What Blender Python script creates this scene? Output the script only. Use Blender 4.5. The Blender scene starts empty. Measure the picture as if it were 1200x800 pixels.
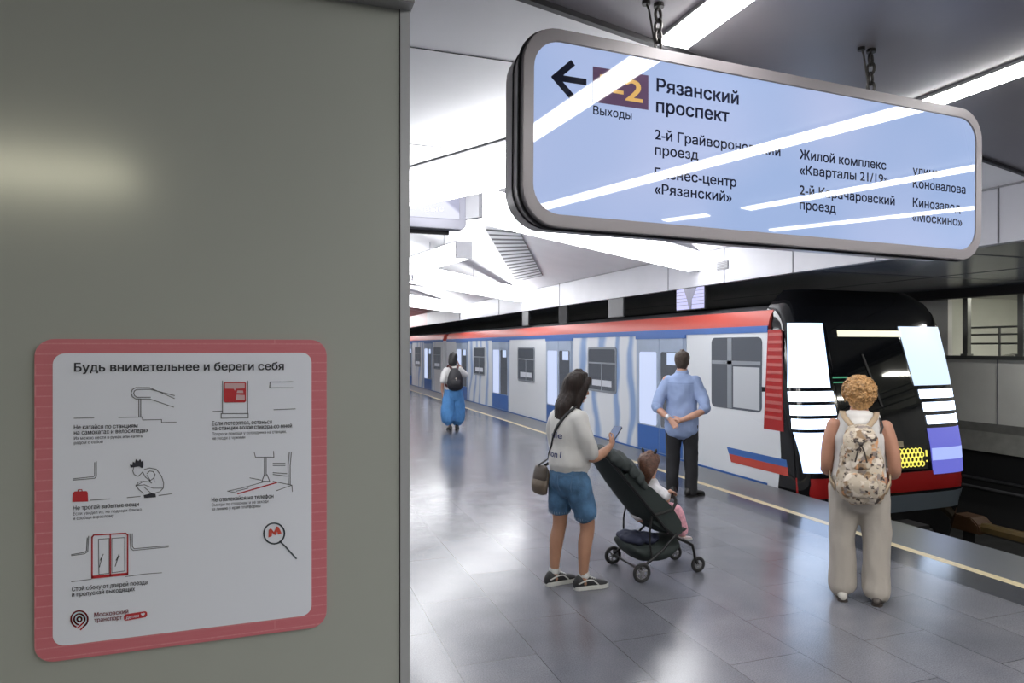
import bpy, bmesh, math, random
from mathutils import Vector, Matrix, noise
from mathutils.bvhtree import BVHTree

SC = bpy.context.scene
COL = SC.collection
R = math.radians
random.seed(7)

# ---------------------------------------------------------------- camera, world, exposure
CAMH = 1.8
YAW = math.atan(278.0 / 800.0)
cam_d = bpy.data.cameras.new('camera')
cam = bpy.data.objects.new('camera', cam_d)
COL.objects.link(cam)
cam.location = (0, 0, CAMH)
cam.rotation_euler = (R(90), 0, -YAW)
cam_d.lens = 24
cam_d.sensor_width = 36
cam_d.shift_y = 0.005
cam_d.clip_start = 0.05
cam_d.clip_end = 200
SC.camera = cam
SC.view_settings.view_transform = 'Standard'
SC.view_settings.look = 'None'
SC.view_settings.gamma = 1
SC.view_settings.use_curve_mapping = False
SC.view_settings.exposure = 0.0
world = bpy.data.worlds.new('world')
SC.world = world
world.use_nodes = True
world.node_tree.nodes['Background'].inputs[0].default_value = (0.75, 0.82, 1.0, 1)
world.node_tree.nodes['Background'].inputs[1].default_value = 0.05
SC.cycles.use_denoising = True
SC.cycles.max_bounces = 8
SC.cycles.sample_clamp_indirect = 6.0

STRIP = 34.0      # radiance of the ceiling strip lamps
BEAM = 10.5        # radiance of the luminous beams of the folded ceiling

SA, CA = math.sin(YAW), math.cos(YAW)

def ray(u, v):
    """direction of the sight line through a point of the photograph"""
    du, dv = (u - 600) / 800.0, (v - 406) / 800.0
    return Vector((CA * du + SA, CA - SA * du, -dv))

def at_y(u, v, y):
    d = ray(u, v); k = y / d.y
    return Vector((d.x * k, y, CAMH + d.z * k))

def at_plane(u, v, p, n):
    d = ray(u, v); o = Vector((0, 0, CAMH))
    return o + d * ((p - o).dot(n) / d.dot(n))

# ---------------------------------------------------------------- materials
MATS = {}
def mat(name, color, rough=0.5, metal=0.0, emit=None, estr=1.0, var=0.0, vscale=20.0, bump=0.0, bscale=60.0,
        spec=0.5, coat=0.0, vcol=None, stretch=None):
    if name in MATS: return MATS[name]
    m = bpy.data.materials.new(name); m.use_nodes = True
    nt = m.node_tree; b = nt.nodes['Principled BSDF']
    b.inputs['Base Color'].default_value = (*color, 1)
    b.inputs['Roughness'].default_value = rough
    b.inputs['Metallic'].default_value = metal
    b.inputs['Specular IOR Level'].default_value = spec
    b.inputs['Coat Weight'].default_value = coat
    if emit:
        b.inputs['Emission Color'].default_value = (*emit, 1)
        b.inputs['Emission Strength'].default_value = estr
    if var or bump:
        tc = nt.nodes.new('ShaderNodeTexCoord')
        vec = tc.outputs['Object']
        if stretch:
            mp = nt.nodes.new('ShaderNodeMapping'); mp.inputs['Scale'].default_value = stretch
            nt.links.new(vec, mp.inputs[0]); vec = mp.outputs[0]
    if var:
        n = nt.nodes.new('ShaderNodeTexNoise'); n.inputs['Scale'].default_value = vscale; n.inputs['Detail'].default_value = 4
        nt.links.new(vec, n.inputs['Vector'])
        r = nt.nodes.new('ShaderNodeValToRGB')
        lo = vcol if vcol else tuple(c * (1 - var) for c in color)
        hi = tuple(min(1, c * (1 + var)) for c in color)
        r.color_ramp.elements[0].position = 0.3; r.color_ramp.elements[0].color = (*lo, 1)
        r.color_ramp.elements[1].position = 0.7; r.color_ramp.elements[1].color = (*hi, 1)
        nt.links.new(n.outputs['Fac'], r.inputs[0]); nt.links.new(r.outputs[0], b.inputs['Base Color'])
    if bump:
        n2 = nt.nodes.new('ShaderNodeTexNoise'); n2.inputs['Scale'].default_value = bscale; n2.inputs['Detail'].default_value = 3
        nt.links.new(vec, n2.inputs['Vector'])
        bp = nt.nodes.new('ShaderNodeBump'); bp.inputs['Strength'].default_value = bump; bp.inputs['Distance'].default_value = 0.01
        nt.links.new(n2.outputs['Fac'], bp.inputs['Height']); nt.links.new(bp.outputs[0], b.inputs['Normal'])
    MATS[name] = m
    return m

def emis(name, color, s):
    return mat(name, (0.04, 0.04, 0.045), 0.4, emit=color, estr=s)

# ---------------------------------------------------------------- mesh builder
class MB:
    def __init__(s): s.bm = bmesh.new()
    def face(s, pts):
        try: return s.bm.faces.new([s.bm.verts.new(p) for p in pts])
        except ValueError: return None
    def box(s, lo, hi, M=None):
        r = bmesh.ops.create_cube(s.bm, size=1)
        for v in r['verts']:
            v.co = Vector(((v.co.x + .5) * (hi[0] - lo[0]) + lo[0], (v.co.y + .5) * (hi[1] - lo[1]) + lo[1], (v.co.z + .5) * (hi[2] - lo[2]) + lo[2]))
            if M: v.co = M @ v.co
        return s
    def prism(s, poly, d0, d1, f):
        """poly: 2D list; f(a, b, d) -> point"""
        n = len(poly)
        A = [s.bm.verts.new(f(a, b, d0)) for a, b in poly]; B = [s.bm.verts.new(f(a, b, d1)) for a, b in poly]
        s.bm.faces.new(A[::-1]); s.bm.faces.new(B)
        for i in range(n): s.bm.faces.new((A[i], A[(i + 1) % n], B[(i + 1) % n], B[i]))
        return s
    def frame(s, outer, inner, d0, d1, f):
        n = len(outer)
        V = [[s.bm.verts.new(f(a, b, d)) for a, b in p] for p, d in ((outer, d0), (inner, d0), (inner, d1), (outer, d1))]
        for k in range(4):
            P, Q = V[k], V[(k + 1) % 4]
            for i in range(n): s.bm.faces.new((P[i], P[(i + 1) % n], Q[(i + 1) % n], Q[i]))
        return s
    def sweep(s, rings, cap=True, closed=True):
        RV = [[s.bm.verts.new(p) for p in r] for r in rings]
        n = len(RV[0])
        for i in range(len(RV) - 1):
            for j in range(n if closed else n - 1):
                s.bm.faces.new((RV[i][j], RV[i][(j + 1) % n], RV[i + 1][(j + 1) % n], RV[i + 1][j]))
        if cap and closed:
            s.bm.faces.new(RV[0][::-1]); s.bm.faces.new(RV[-1])
        return s
    def tube(s, pts, r, n=10, closed=False):
        pts = [Vector(p) for p in pts]
        rs = r if isinstance(r, (list, tuple)) else [r] * len(pts)
        rings = []; up = None
        m = len(pts)
        for i, p in enumerate(pts):
            if closed: t = pts[(i + 1) % m] - pts[(i - 1) % m]
            else: t = pts[min(i + 1, m - 1)] - pts[max(i - 1, 0)]
            t.normalize()
            if up is None:
                up = Vector((0, 0, 1)) if abs(t.z) < .9 else Vector((1, 0, 0))
            a = t.cross(up).normalized(); b = a.cross(t).normalized(); up = b
            rings.append([p + (a * math.cos(q) + b * math.sin(q)) * rs[i] for q in [2 * math.pi * k / n for k in range(n)]])
        if closed:
            rings.append(rings[0]); s.sweep(rings, cap=False)
            bmesh.ops.remove_doubles(s.bm, verts=s.bm.verts, dist=1e-6)
        else: s.sweep(rings)
        return s
    def band(s, pts, w, th, nrm):
        """flat strap through pts; nrm: list of outward normals"""
        rings = []
        m = len(pts)
        for i, p in enumerate(pts):
            t = (pts[min(i + 1, m - 1)] - pts[max(i - 1, 0)]).normalized()
            n = nrm[i].normalized(); a = t.cross(n).normalized(); n = a.cross(t).normalized()
            rings.append([p + a * w / 2, p + a * w / 2 + n * th, p - a * w / 2 + n * th, p - a * w / 2])
        s.sweep(rings); return s
    def loft(s, secs, n=16, sub=4, dome=True):
        """secs: (center, a, b) half axes as vectors, smooth interpolation"""
        secs = [(Vector(c), Vector(a), Vector(b)) for c, a, b in secs]
        def cr(p0, p1, p2, p3, t):
            return 0.5 * ((2 * p1) + (-p0 + p2) * t + (2 * p0 - 5 * p1 + 4 * p2 - p3) * t * t + (-p0 + 3 * p1 - 3 * p2 + p3) * t ** 3)
        out = []
        N = len(secs)
        for i in range(N - 1):
            g = [secs[max(i - 1, 0)], secs[i], secs[i + 1], secs[min(i + 2, N - 1)]]
            for k in range(sub):
                t = k / sub
                out.append(tuple(cr(g[0][q], g[1][q], g[2][q], g[3][q], t) for q in range(3)))
        out.append(secs[-1])
        if dome:
            c, a, b = out[0]; d = (out[0][0] - out[1][0]).normalized(); r = min(a.length, b.length) * .8
            pre = [(c + d * r * .85, a * .45, b * .45), (c + d * r * .5, a * .85, b * .85)]
            c, a, b = out[-1]; d = (out[-1][0] - out[-2][0]).normalized(); r = min(a.length, b.length) * .8
            post = [(c + d * r * .5, a * .85, b * .85), (c + d * r * .85, a * .45, b * .45)]
            out = pre + out + post
        rings = [[c + a * math.cos(q) + b * math.sin(q) for q in [2 * math.pi * k / n for k in range(n)]] for c, a, b in out]
        s.sweep(rings); return s
    def limb(s, pts, n=12, sub=4):
        """pts: (pos, r) or (pos, r_side, r_front)"""
        secs = []
        P = [Vector(p[0]) for p in pts]
        for i, p in enumerate(pts):
            t = (P[min(i + 1, len(P) - 1)] - P[max(i - 1, 0)]).normalized()
            fwd = Vector((0, 1, 0)) if abs(t.y) < .8 else Vector((0, 0, 1))
            a = t.cross(fwd).normalized(); b = a.cross(t).normalized()
            ra = p[1]; rb = p[2] if len(p) > 2 else p[1]
            secs.append((P[i], a * ra, b * rb))
        return s.loft(secs, n, sub)
    def ball(s, c, r, seg=12, M=None):
        rr = r if isinstance(r, (tuple, list)) else (r, r, r)
        q = bmesh.ops.create_uvsphere(s.bm, u_segments=seg, v_segments=max(6, seg * 2 // 3), radius=1)
        for v in q['verts']:
            p = Vector((v.co.x * rr[0], v.co.y * rr[1], v.co.z * rr[2]))
            if M: p = M @ p
            v.co = p + Vector(c)
        return s
    def mesh(s, bevel=0, fix=True):
        if fix: bmesh.ops.recalc_face_normals(s.bm, faces=s.bm.faces)
        if bevel: 
            e = [e for e in s.bm.edges if len(e.link_faces) == 2 and e.calc_face_angle(0) > .6]
            bmesh.ops.bevel(s.bm, geom=e, offset=bevel, segments=2, affect='EDGES', clamp_overlap=True)
        me = bpy.data.meshes.new('m'); s.bm.to_mesh(me); s.bm.free(); return me
    def build(s, name, m, parent=None, smooth=False, bevel=0, world=True, label=None, fix=True):
        return link(name, s.mesh(bevel, fix), m, parent, smooth, world, label)

ROOTM = {}
def link(name, me, m, parent=None, smooth=False, world=True, label=None):
    o = bpy.data.objects.new(name, me); COL.objects.link(o)
    if m:
        for x in (m if isinstance(m, (list, tuple)) else [m]): me.materials.append(x)
    if smooth:
        for p in me.polygons: p.use_smooth = True
        if smooth != 'all':
            me.set_sharp_from_angle(angle=R(40))
    if parent:
        o.parent = parent
        if world and parent.name in ROOTM: o.matrix_parent_inverse = ROOTM[parent.name].inverted()
    if label: o['label'] = label
    return o

def thing(name, label, cat, loc=(0, 0, 0), rotz=0.0, group=None, rot=None):
    o = bpy.data.objects.new(name, None); COL.objects.link(o)
    o.location = loc; o.rotation_euler = rot if rot else (0, 0, rotz); o.empty_display_size = .1
    o['label'] = label; o['category'] = cat
    if group: o['group'] = group
    from mathutils import Euler
    ROOTM[o.name] = Matrix.Translation(Vector(loc)) @ Euler(o.rotation_euler).to_matrix().to_4x4()
    return o

def tag(o, label, cat, group=None):
    o['label'] = label; o['category'] = cat
    if group: o['group'] = group
    return o

def struct(o, label=None, cat=None):
    o['kind'] = 'structure'
    if label: o['label'] = label
    if cat: o['category'] = cat
    return o

def eval_mesh(o):
    bpy.context.view_layer.update()
    dg = bpy.context.evaluated_depsgraph_get()
    return bpy.data.meshes.new_from_object(o.evaluated_get(dg), depsgraph=dg)

def fuse(mb, voxel, smooth=4, fac=.5, wr=None):
    """voxel-fuse everything in mb to one continuous surface. wr: (amp, scale vec, seed) fabric folds"""
    me = mb.mesh(fix=False)
    o = bpy.data.objects.new('tmp', me); COL.objects.link(o)
    md = o.modifiers.new('r', 'REMESH'); md.mode = 'VOXEL'; md.voxel_size = voxel
    if smooth:
        sm = o.modifiers.new('s', 'SMOOTH'); sm.iterations = smooth; sm.factor = fac
    r = eval_mesh(o)
    bpy.data.objects.remove(o); bpy.data.meshes.remove(me)
    for amp, sc, seed in (wr or []):
        ns = [v.normal.copy() for v in r.vertices]
        for v, n in zip(r.vertices, ns):
            p = Vector((v.co.x * sc[0] + seed, v.co.y * sc[1], v.co.z * sc[2]))
            v.co += n * amp * noise.noise(p)
    r.materials.clear()
    return r

def raycast_mesh(me):
    return BVHTree.FromPolygons([v.co.copy() for v in me.vertices], [tuple(p.vertices) for p in me.polygons])

def text_mesh(body):
    """outlines of the letters, each contour filled on its own (with the holes that lie in it)"""
    from mathutils.geometry import interpolate_bezier
    c = bpy.data.curves.new('t', 'FONT'); c.body = body; c.size = 1
    o = bpy.data.objects.new('t', c); COL.objects.link(o)
    bpy.context.view_layer.update()
    cu = o.to_curve(bpy.context.evaluated_depsgraph_get())
    loops = []
    for sp_ in cu.splines:
        P = []; bp = sp_.bezier_points; n = len(bp)
        for k in range(n):
            a, b = bp[k], bp[(k + 1) % n]
            straight = (a.handle_right - a.co).cross(b.co - a.co).length < 1e-6 and (b.handle_left - b.co).cross(b.co - a.co).length < 1e-6
            if straight: P.append(a.co.copy())
            else: P += [q.copy() for q in interpolate_bezier(a.co, a.handle_right, b.handle_left, b.co, 6)[:-1]]
        Q = []
        for p in P:
            if not Q or (p - Q[-1]).length > 1e-5: Q.append(p)
        if len(Q) > 2: loops.append(Q)
    o.to_curve_clear(); bpy.data.objects.remove(o); bpy.data.curves.remove(c)
    # one triangulation of all outlines; keep what the outlines wind around (strokes may overlap)
    from mathutils.geometry import delaunay_2d_cdt
    vs, es = [], []
    for L in loops:
        b = len(vs); vs += [p.to_2d() for p in L]; es += [(b + k, b + (k + 1) % len(L)) for k in range(len(L))]
    ov, _e, of, *_r = delaunay_2d_cdt(vs, es, [], 0, 1e-6)
    bb = [(min(p.x for p in L), max(p.x for p in L), min(p.y for p in L), max(p.y for p in L)) for L in loops]
    keep = []
    for f in of:
        cx = sum(ov[k].x for k in f) / len(f); cy = sum(ov[k].y for k in f) / len(f); w = 0
        for L, (x0, x1, y0, y1) in zip(loops, bb):
            if not (x0 <= cx <= x1 and y0 <= cy <= y1): continue
            for k in range(len(L)):
                a, b = L[k - 1], L[k]
                if (a.y <= cy) != (b.y <= cy):
                    if (b.x - a.x) * (cy - a.y) / (b.y - a.y) + a.x > cx: w += 1 if b.y > a.y else -1
        if w: keep.append(tuple(f))
    m = bpy.data.meshes.new('t'); m.from_pydata([(p.x, p.y, 0) for p in ov], [], keep); return m

def add_text(mb, body, p0, p1, up, cap, off, bold=0.0):
    """letters from p0 to p1 along their baseline, capital height cap, raised by vector off"""
    m = text_mesh(body)
    xs = [v.co.x for v in m.vertices]; x0, x1 = min(xs), max(xs)
    d = p1 - p0
    up = up.normalized() * (cap / .728)
    # heavier weights: the outline is printed a few times, shifted by a hair
    w = bold * up.length; e = d.normalized() * w; g = up.normalized() * w * .7; o1 = off.normalized() * .00006 if off.length else Vector()
    for i, sh in enumerate([Vector()] if not bold else [Vector(), e + g, e - g, -e + g, -e - g]):
        vs = [mb.bm.verts.new(p0 + d * ((v.co.x - x0) / (x1 - x0)) + up * v.co.y + off + sh + o1 * i) for v in m.vertices]
        for p in m.polygons:
            try: mb.bm.faces.new([vs[i_] for i_ in p.vertices])
            except ValueError: pass
    bpy.data.meshes.remove(m)

def rrect(x0, y0, x1, y1, r, n=6):
    out = []
    for cx, cy, a in ((x1 - r, y1 - r, 0), (x0 + r, y1 - r, 90), (x0 + r, y0 + r, 180), (x1 - r, y0 + r, 270)):
        for k in range(n + 1):
            q = R(a + 90 * k / n); out.append((cx + r * math.cos(q), cy + r * math.sin(q)))
    return out
# ================================================================ SETTING
CEIL = 3.256
PX = 6.05           # platform edge
# --- floor: polished granite tiles
def floor_mat():
    m = bpy.data.materials.new('granite_tiles'); m.use_nodes = True; nt = m.node_tree; b = nt.nodes['Principled BSDF']
    tc = nt.nodes.new('ShaderNodeTexCoord')
    mp = nt.nodes.new('ShaderNodeMapping'); mp.inputs['Rotation'].default_value = (0, 0, R(90)); mp.inputs['Location'].default_value = (0.3, 0.02, 0)
    nt.links.new(tc.outputs['Object'], mp.inputs[0])
    br = nt.nodes.new('ShaderNodeTexBrick')
    br.inputs['Scale'].default_value = 1.0
    br.inputs['Brick Width'].default_value = 0.98; br.inputs['Row Height'].default_value = 0.49
    br.inputs['Mortar Size'].default_value = 0.0025; br.inputs['Mortar Smooth'].default_value = 0.3
    br.inputs['Color1'].default_value = (.118, .121, .140, 1); br.inputs['Color2'].default_value = (.155, .158, .180, 1)
    br.inputs['Mortar'].default_value = (.05, .05, .055, 1)
    nt.links.new(mp.outputs[0], br.inputs['Vector'])
    n = nt.nodes.new('ShaderNodeTexNoise'); n.inputs['Scale'].default_value = 130; n.inputs['Detail'].default_value = 6; n.inputs['Roughness'].default_value = .75
    nt.links.new(tc.outputs['Object'], n.inputs['Vector'])
    rp = nt.nodes.new('ShaderNodeValToRGB'); rp.color_ramp.elements[0].position = .35; rp.color_ramp.elements[0].color = (.62, .62, .64, 1)
    rp.color_ramp.elements[1].position = .65; rp.color_ramp.elements[1].color = (1.25, 1.25, 1.25, 1)
    nt.links.new(n.outputs['Fac'], rp.inputs[0])
    n3 = nt.nodes.new('ShaderNodeTexNoise'); n3.inputs['Scale'].default_value = 2.2; n3.inputs['Detail'].default_value = 5
    nt.links.new(tc.outputs['Object'], n3.inputs['Vector'])
    rp3 = nt.nodes.new('ShaderNodeValToRGB'); rp3.color_ramp.elements[0].position = .3; rp3.color_ramp.elements[0].color = (.82, .82, .83, 1)
    rp3.color_ramp.elements[1].position = .7; rp3.color_ramp.elements[1].color = (1.12, 1.11, 1.1, 1)
    nt.links.new(n3.outputs['Fac'], rp3.inputs[0])
    mx = nt.nodes.new('ShaderNodeMix'); mx.data_type = 'RGBA'; mx.blend_type = 'MULTIPLY'; mx.inputs[0].default_value = 1
    nt.links.new(br.outputs['Color'], mx.inputs[6]); nt.links.new(rp.outputs[0], mx.inputs[7])
    mx2 = nt.nodes.new('ShaderNodeMix'); mx2.data_type = 'RGBA'; mx2.blend_type = 'MULTIPLY'; mx2.inputs[0].default_value = 1
    nt.links.new(mx.outputs[2], mx2.inputs[6]); nt.links.new(rp3.outputs[0], mx2.inputs[7])
    nt.links.new(mx2.outputs[2], b.inputs['Base Color'])
    mr = nt.nodes.new('ShaderNodeMapRange'); mr.inputs['To Min'].default_value = .14; mr.inputs['To Max'].default_value = .27
    nt.links.new(n3.outputs['Fac'], mr.inputs['Value']); nt.links.new(mr.outputs[0], b.inputs['Roughness'])
    b.inputs['IOR'].default_value = 1.6
    # very slightly uneven laying of the slabs
    n4 = nt.nodes.new('ShaderNodeTexNoise'); n4.inputs['Scale'].default_value = 1.6
    nt.links.new(tc.outputs['Object'], n4.inputs['Vector'])
    bp = nt.nodes.new('ShaderNodeBump'); bp.inputs['Strength'].default_value = .12; bp.inputs['Distance'].default_value = .02
    nt.links.new(n4.outputs['Fac'], bp.inputs['Height']); nt.links.new(bp.outputs[0], b.inputs['Normal'])
    return m
struct(MB().box((-6, -8, -.25), (4.91, 60, 0)).build('floor', floor_mat()), 'grey polished granite platform floor', 'floor')
dark_gran = mat('dark_granite', (.045, .048, .06), .16, var=.3, vscale=160)
grey_gran = mat('edge_granite', (.10, .105, .115), .34, var=.35, vscale=170)
yel = mat('safety_line_paint', (.60, .50, .30), .4, var=.12, vscale=30)
struct(MB().box((4.91, -8, -.25), (5.27, 60, 0)).build('trim_1', dark_gran))
struct(MB().box((5.27, -8, -.25), (5.36, 60, .001)).build('trim_2', yel))
struct(MB().box((5.36, -8, -.25), (PX, 60, 0)).build('trim_3', grey_gran))
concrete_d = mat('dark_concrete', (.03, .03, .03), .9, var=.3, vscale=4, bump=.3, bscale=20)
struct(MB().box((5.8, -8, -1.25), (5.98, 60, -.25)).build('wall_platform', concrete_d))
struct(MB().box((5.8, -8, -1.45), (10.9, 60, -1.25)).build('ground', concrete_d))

# --- ceiling
c_grey = mat('grey_ceiling_panel', (.235, .225, .245), .38, var=.05, vscale=1.5, metal=.0)
c_white = mat('white_ceiling_panel', (.90, .90, .92), .35, var=.03, vscale=2)
fasc = mat('fascia_panel', (.43, .43, .475), .42, var=.04, vscale=2)
L1 = lambda x: 2.39 + .27 * x
flat = lambda a, b, d: Vector((a, b, d))
mb = MB().prism([(-6, -8), (6.2, -8), (6.2, L1(6.2)), (-6, L1(-6))], CEIL, CEIL + .25, flat)
struct(mb.build('ceiling', c_grey), 'flat grey metal panel ceiling over the near platform', 'ceiling')
# panel joints of the grey ceiling (thin shadow gaps as raised dark beads)
# white lowered ceiling panel
mb = MB().prism([(-6, L1(-6) + .02), (2.28, L1(2.28) + .02), (2.3, 3.05), (-.52, 8.45), (-6, 8.45)], CEIL + .0, CEIL + .05, flat)
wp = struct(mb.build('ceiling_white', c_white))
wp.name = 'ceiling_lowered'
seam = mat('dark_seam', (.05, .05, .055), .6)
mb = MB()
def bar_along(p, q, w, h, z, mb):
    p, q = Vector(p), Vector(q); t = (q - p).normalized(); n = Vector((-t.y, t.x)) * w / 2
    mb.prism([tuple(p + n), tuple(p - n), tuple(q - n), tuple(q + n)], z, z + h, flat)
bar_along((-6, 3.27), (2.15, 3.30), .006, .004, CEIL - .003, mb)
bar_along((-6, 4.85), (1.3, 4.88), .006, .004, CEIL - .003, mb)
bar_along((2.31, 3.02), (-.52, 8.47), .03, .07, CEIL - .015, mb)
bar_along((-6, L1(-6)), (6.2, L1(6.2)), .03, .06, CEIL - .025, mb)
struct(mb.build('trim_4', seam))
# vault: slopes up from the fascia, then level
def vault(x): return CEIL + .0 + min((6.2 - x), 3.2) * .185
VT = vault(-6)
mb = MB()
def vz(a, b, d): return Vector((a, b, d))
NY = 29.0
for (y0, y1) in ((None, NY),):
    pts_lo = [(6.2, L1(6.2)), (3.0, L1(3.0)), (-6, L1(-6))]; pts_hi = [(6.2, y1), (3.0, y1), (-6, y1)]
    for i in range(2):
        a, b_, c, d = pts_lo[i], pts_lo[i + 1], pts_hi[i + 1], pts_hi[i]
        lo = [Vector((p[0], p[1], vault(p[0]))) for p in (a, b_, c, d)]
        hi = [p + Vector((0, 0, .12)) for p in lo]
        mb.sweep([lo, hi])
struct(mb.build('ceiling_vault', c_white))
red_panel = mat('red_ceiling_panel', (.36, .10, .09), .4, var=.06, vscale=2)
pink_f = mat('rose_fascia_panel', (.55, .30, .31), .42)
mb = MB()
for i, (a, b_) in enumerate(((6.2, 3.0), (3.0, -6))):
    lo = [Vector((a, NY, vault(a))), Vector((b_, NY, vault(b_))), Vector((b_, 60, vault(b_))), Vector((a, 60, vault(a)))]
    mb.sweep([lo, [p + Vector((0, 0, .12)) for p in lo]])
struct(mb.build('ceiling_red', red_panel))
# folded white facets between the beams (triangles hanging below the vault)
def facet(pts, name, m, th=.04):
    lo = [Vector(p) for p in pts]
    struct(MB().sweep([lo, [p + Vector((0, 0, th)) for p in lo]]).build(name, m))
facet([(6.18, 23.6, 3.27), (3.2, 19.6, 3.55), (6.18, 17.5, 3.27)], 'ceiling_facet', c_white)
facet([(6.18, 28.9, 3.27), (3.4, 25.2, 3.40), (6.18, 24.0, 3.27)], 'ceiling_facet_red', red_panel)
# fascia over the platform edge: panels with joints
FB = 2.736
mb = MB(); mb.box((6.2, -8, FB), (6.3, NY, CEIL + .02)); struct(mb.build('trim_5', fasc))
mb = MB(); mb.box((6.2, NY, FB), (6.3, 60, CEIL + .02)); struct(mb.build('trim_6', pink_f))
mb = MB()
for y in (-2, .2, 2.3, 4.4, 5.75, 7.0, 8.4, 9.9, 14.5, 19, 23.5):
    mb.box((6.192, y - .006, FB), (6.2, y + .006, CEIL))
mb.box((6.19, -8, CEIL - .02), (6.2, NY, CEIL - .005))
struct(mb.build('trim_7', mat('joint_grey', (.2, .2, .22), .6)))
# soffit over the tracks
soff = mat('soffit_panel', (.10, .11, .14), .22, var=.06, vscale=2)
struct(MB().box((6.3, -8, FB), (11.2, 60, FB + .12)).build('ceiling_track', soff))
mb = MB()
for y in (3.2, 5.0, 6.8): mb.box((6.3, y - .01, FB - .004), (10.6, y + .01, FB))
mb.box((8.4, -8, FB - .004), (8.42, 60, FB))
struct(mb.build('trim_8', seam))
struct(MB().box((10.55, -8, FB - .14), (10.75, 60, FB)).build('beam_track', mat('black_beam', (.012, .012, .014), .6)))
# far side of the tracks
rw = mat('far_wall_panel', (.62, .62, .59), .45, var=.08, vscale=1.2)
rwd = mat('far_wall_dark', (.02, .02, .022), .8)
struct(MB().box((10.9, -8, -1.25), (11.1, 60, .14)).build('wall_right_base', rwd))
led = mat('ledge_concrete', (.16, .16, .15), .6, var=.15, vscale=6)
mb = MB(); mb.prism([(10.72, .12), (10.9, .42), (10.9, .56), (11.1, .56), (11.1, .12)], -8, 60, lambda a, b, d: Vector((a, d, b)))
struct(mb.build('trim_9', led))
mb = MB().box((10.9, -8, .56), (11.0, 8.6, 1.59)); mb.box((10.9, 8.6, .56), (11.0, 60, FB))
struct(mb.build('wall_right', rw))
mb = MB()
for y in (4.0, 6.0, 7.75): mb.box((10.893, y - .008, .56), (10.9, y + .008, 1.59))
struct(mb.build('trim_10', mat('joint_grey', (.2, .2, .22), .6)))
struct(MB().box((10.86, -8, 1.59), (11.06, 8.6, 1.65)).build('trim_11', mat('dark_metal_cap', (.07, .075, .07), .4, metal=.3)))
# lobby behind the opening
lob = mat('lobby_wall', (.55, .56, .50), .5, var=.08, vscale=1)
struct(MB().box((14.6, -8, 0), (14.8, 10, 3.4)).build('wall_lobby', lob))
struct(MB().box((11.0, 9.4, 0), (14.8, 9.6, 3.4)).build('wall_lobby_end', lob))
struct(MB().box((11.06, -8, 1.40), (14.8, 10, 1.50)).build('floor_lobby', mat('lobby_floor', (.25, .25, .24), .3)))
mb = MB().box((11.2, -8, 2.72), (14.8, 10, 2.84))
struct(mb.build('ceiling_lobby', mat('lobby_ceiling', (.30, .30, .28), .35)))
mb = MB()
for y in (7.2, 5.2, 3.0, 1.0): mb.box((12.0, y, 2.695), (13.2, y + .16, 2.72))
lo = mb.build('lobby_ceiling_light', emis('lobby_lamp', (1, .98, .88), 50)); tag(lo, 'pale tube lamps in the lobby ceiling beyond the tracks', 'ceiling light')
mpost = mat('post_metal', (.16, .165, .155), .35, metal=.7)
for i, (y, lab) in enumerate(((8.32, 'grey steel post by the train end of the lobby opening'), (7.42, 'grey steel post at the right edge of the lobby opening'), (4.6, 'grey steel post of the lobby opening beyond the frame edge'))):
    mb = MB().box((10.93, y - .045, 1.65), (11.02, y + .045, 2.74)); mb.box((10.90, y - .06, 1.65), (11.05, y + .06, 1.68))
    tag(mb.build('steel_post', mpost, bevel=.004), lab, 'post')
hr = thing('stair_handrail', 'tubular steel handrail on the ledge of the lobby opening', 'handrail', (11.15, 7, 1.5))
for z in (1.85, 2.0, 2.12): MB().tube([(11.16, -2, z), (11.16, 8.5, z)], .016).build('rail', mpost, hr, True)
for y in (8.45, 7.9, 6.4, 5.0, 3.5, 2.0, .5): MB().tube([(11.16, y, 1.5), (11.16, y, 2.12)], .018).build('baluster', mpost, hr, True)
h2 = thing('stair_rail', 'sloping bright steel stair rails inside the lobby', 'handrail', (12.4, 7, 1.5))
brt = mat('bright_steel', (.75, .75, .72), .25, metal=.9)
for x in (12.1, 12.9):
    MB().tube([(x, 8.9, 1.55), (x, 5.2, 2.25)], .025).build('rail', brt, h2, True)
    for t in (.05, .5, .95): MB().tube([(x, 8.9 - 3.7 * t, 1.45), (x, 8.9 - 3.7 * t, 1.55 + .7 * t)], .015).build('baluster', brt, h2, True)
# outer walls of the hall that close the room behind the camera
hallw = mat('hall_wall', (.45, .45, .46), .4)
struct(MB().box((-6.2, -8, 0), (-6, 60, 4.2)).build('wall_left_hall', hallw))
struct(MB().box((-6.2, -8.2, -1.3), (15, -8, 4.2)).build('wall_back', hallw))
struct(MB().box((-6.2, 60, -1.3), (15, 60.2, 4.2)).build('wall_front', hallw))
struct(MB().box((14.8, -8, -1.3), (15, 60, 4.2)).build('wall_right_outer', hallw))

# --- the white kiosk wall on the left, edge strip and cornice
WY = 1.6
kw = mat('kiosk_panel', (.325, .34, .315), .17, var=.03, vscale=2, spec=.65)
WT = 2.59
xe = .300
struct(MB().box((-3.6, WY, 0), (xe - .022, WY + .5, WT)).build('wall_left', kw), 'grey painted metal panel wall carrying the poster', 'wall')
struct(MB().box((xe - .022, WY - .004, 0), (xe, WY + .504, WT - .0)).build('trim_12', mat('edge_strip', (.36, .37, .385), .32, metal=.2)))
mb = MB(); mb.box((xe - .0245, WY - .0015, 0), (xe - .022, WY + .001, WT)); struct(mb.build('trim_13', seam))
mb = MB(); mb.box((-3.6, WY - .045, WT), (xe + .004, WY + .51, WT + .02)); mb.box((-3.6, WY - .02, WT + .02), (xe - .01, WY + .5, WT + .07))
struct(mb.build('trim_14', mat('cornice_metal', (.30, .30, .30), .4, metal=.2), bevel=.002))

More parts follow.
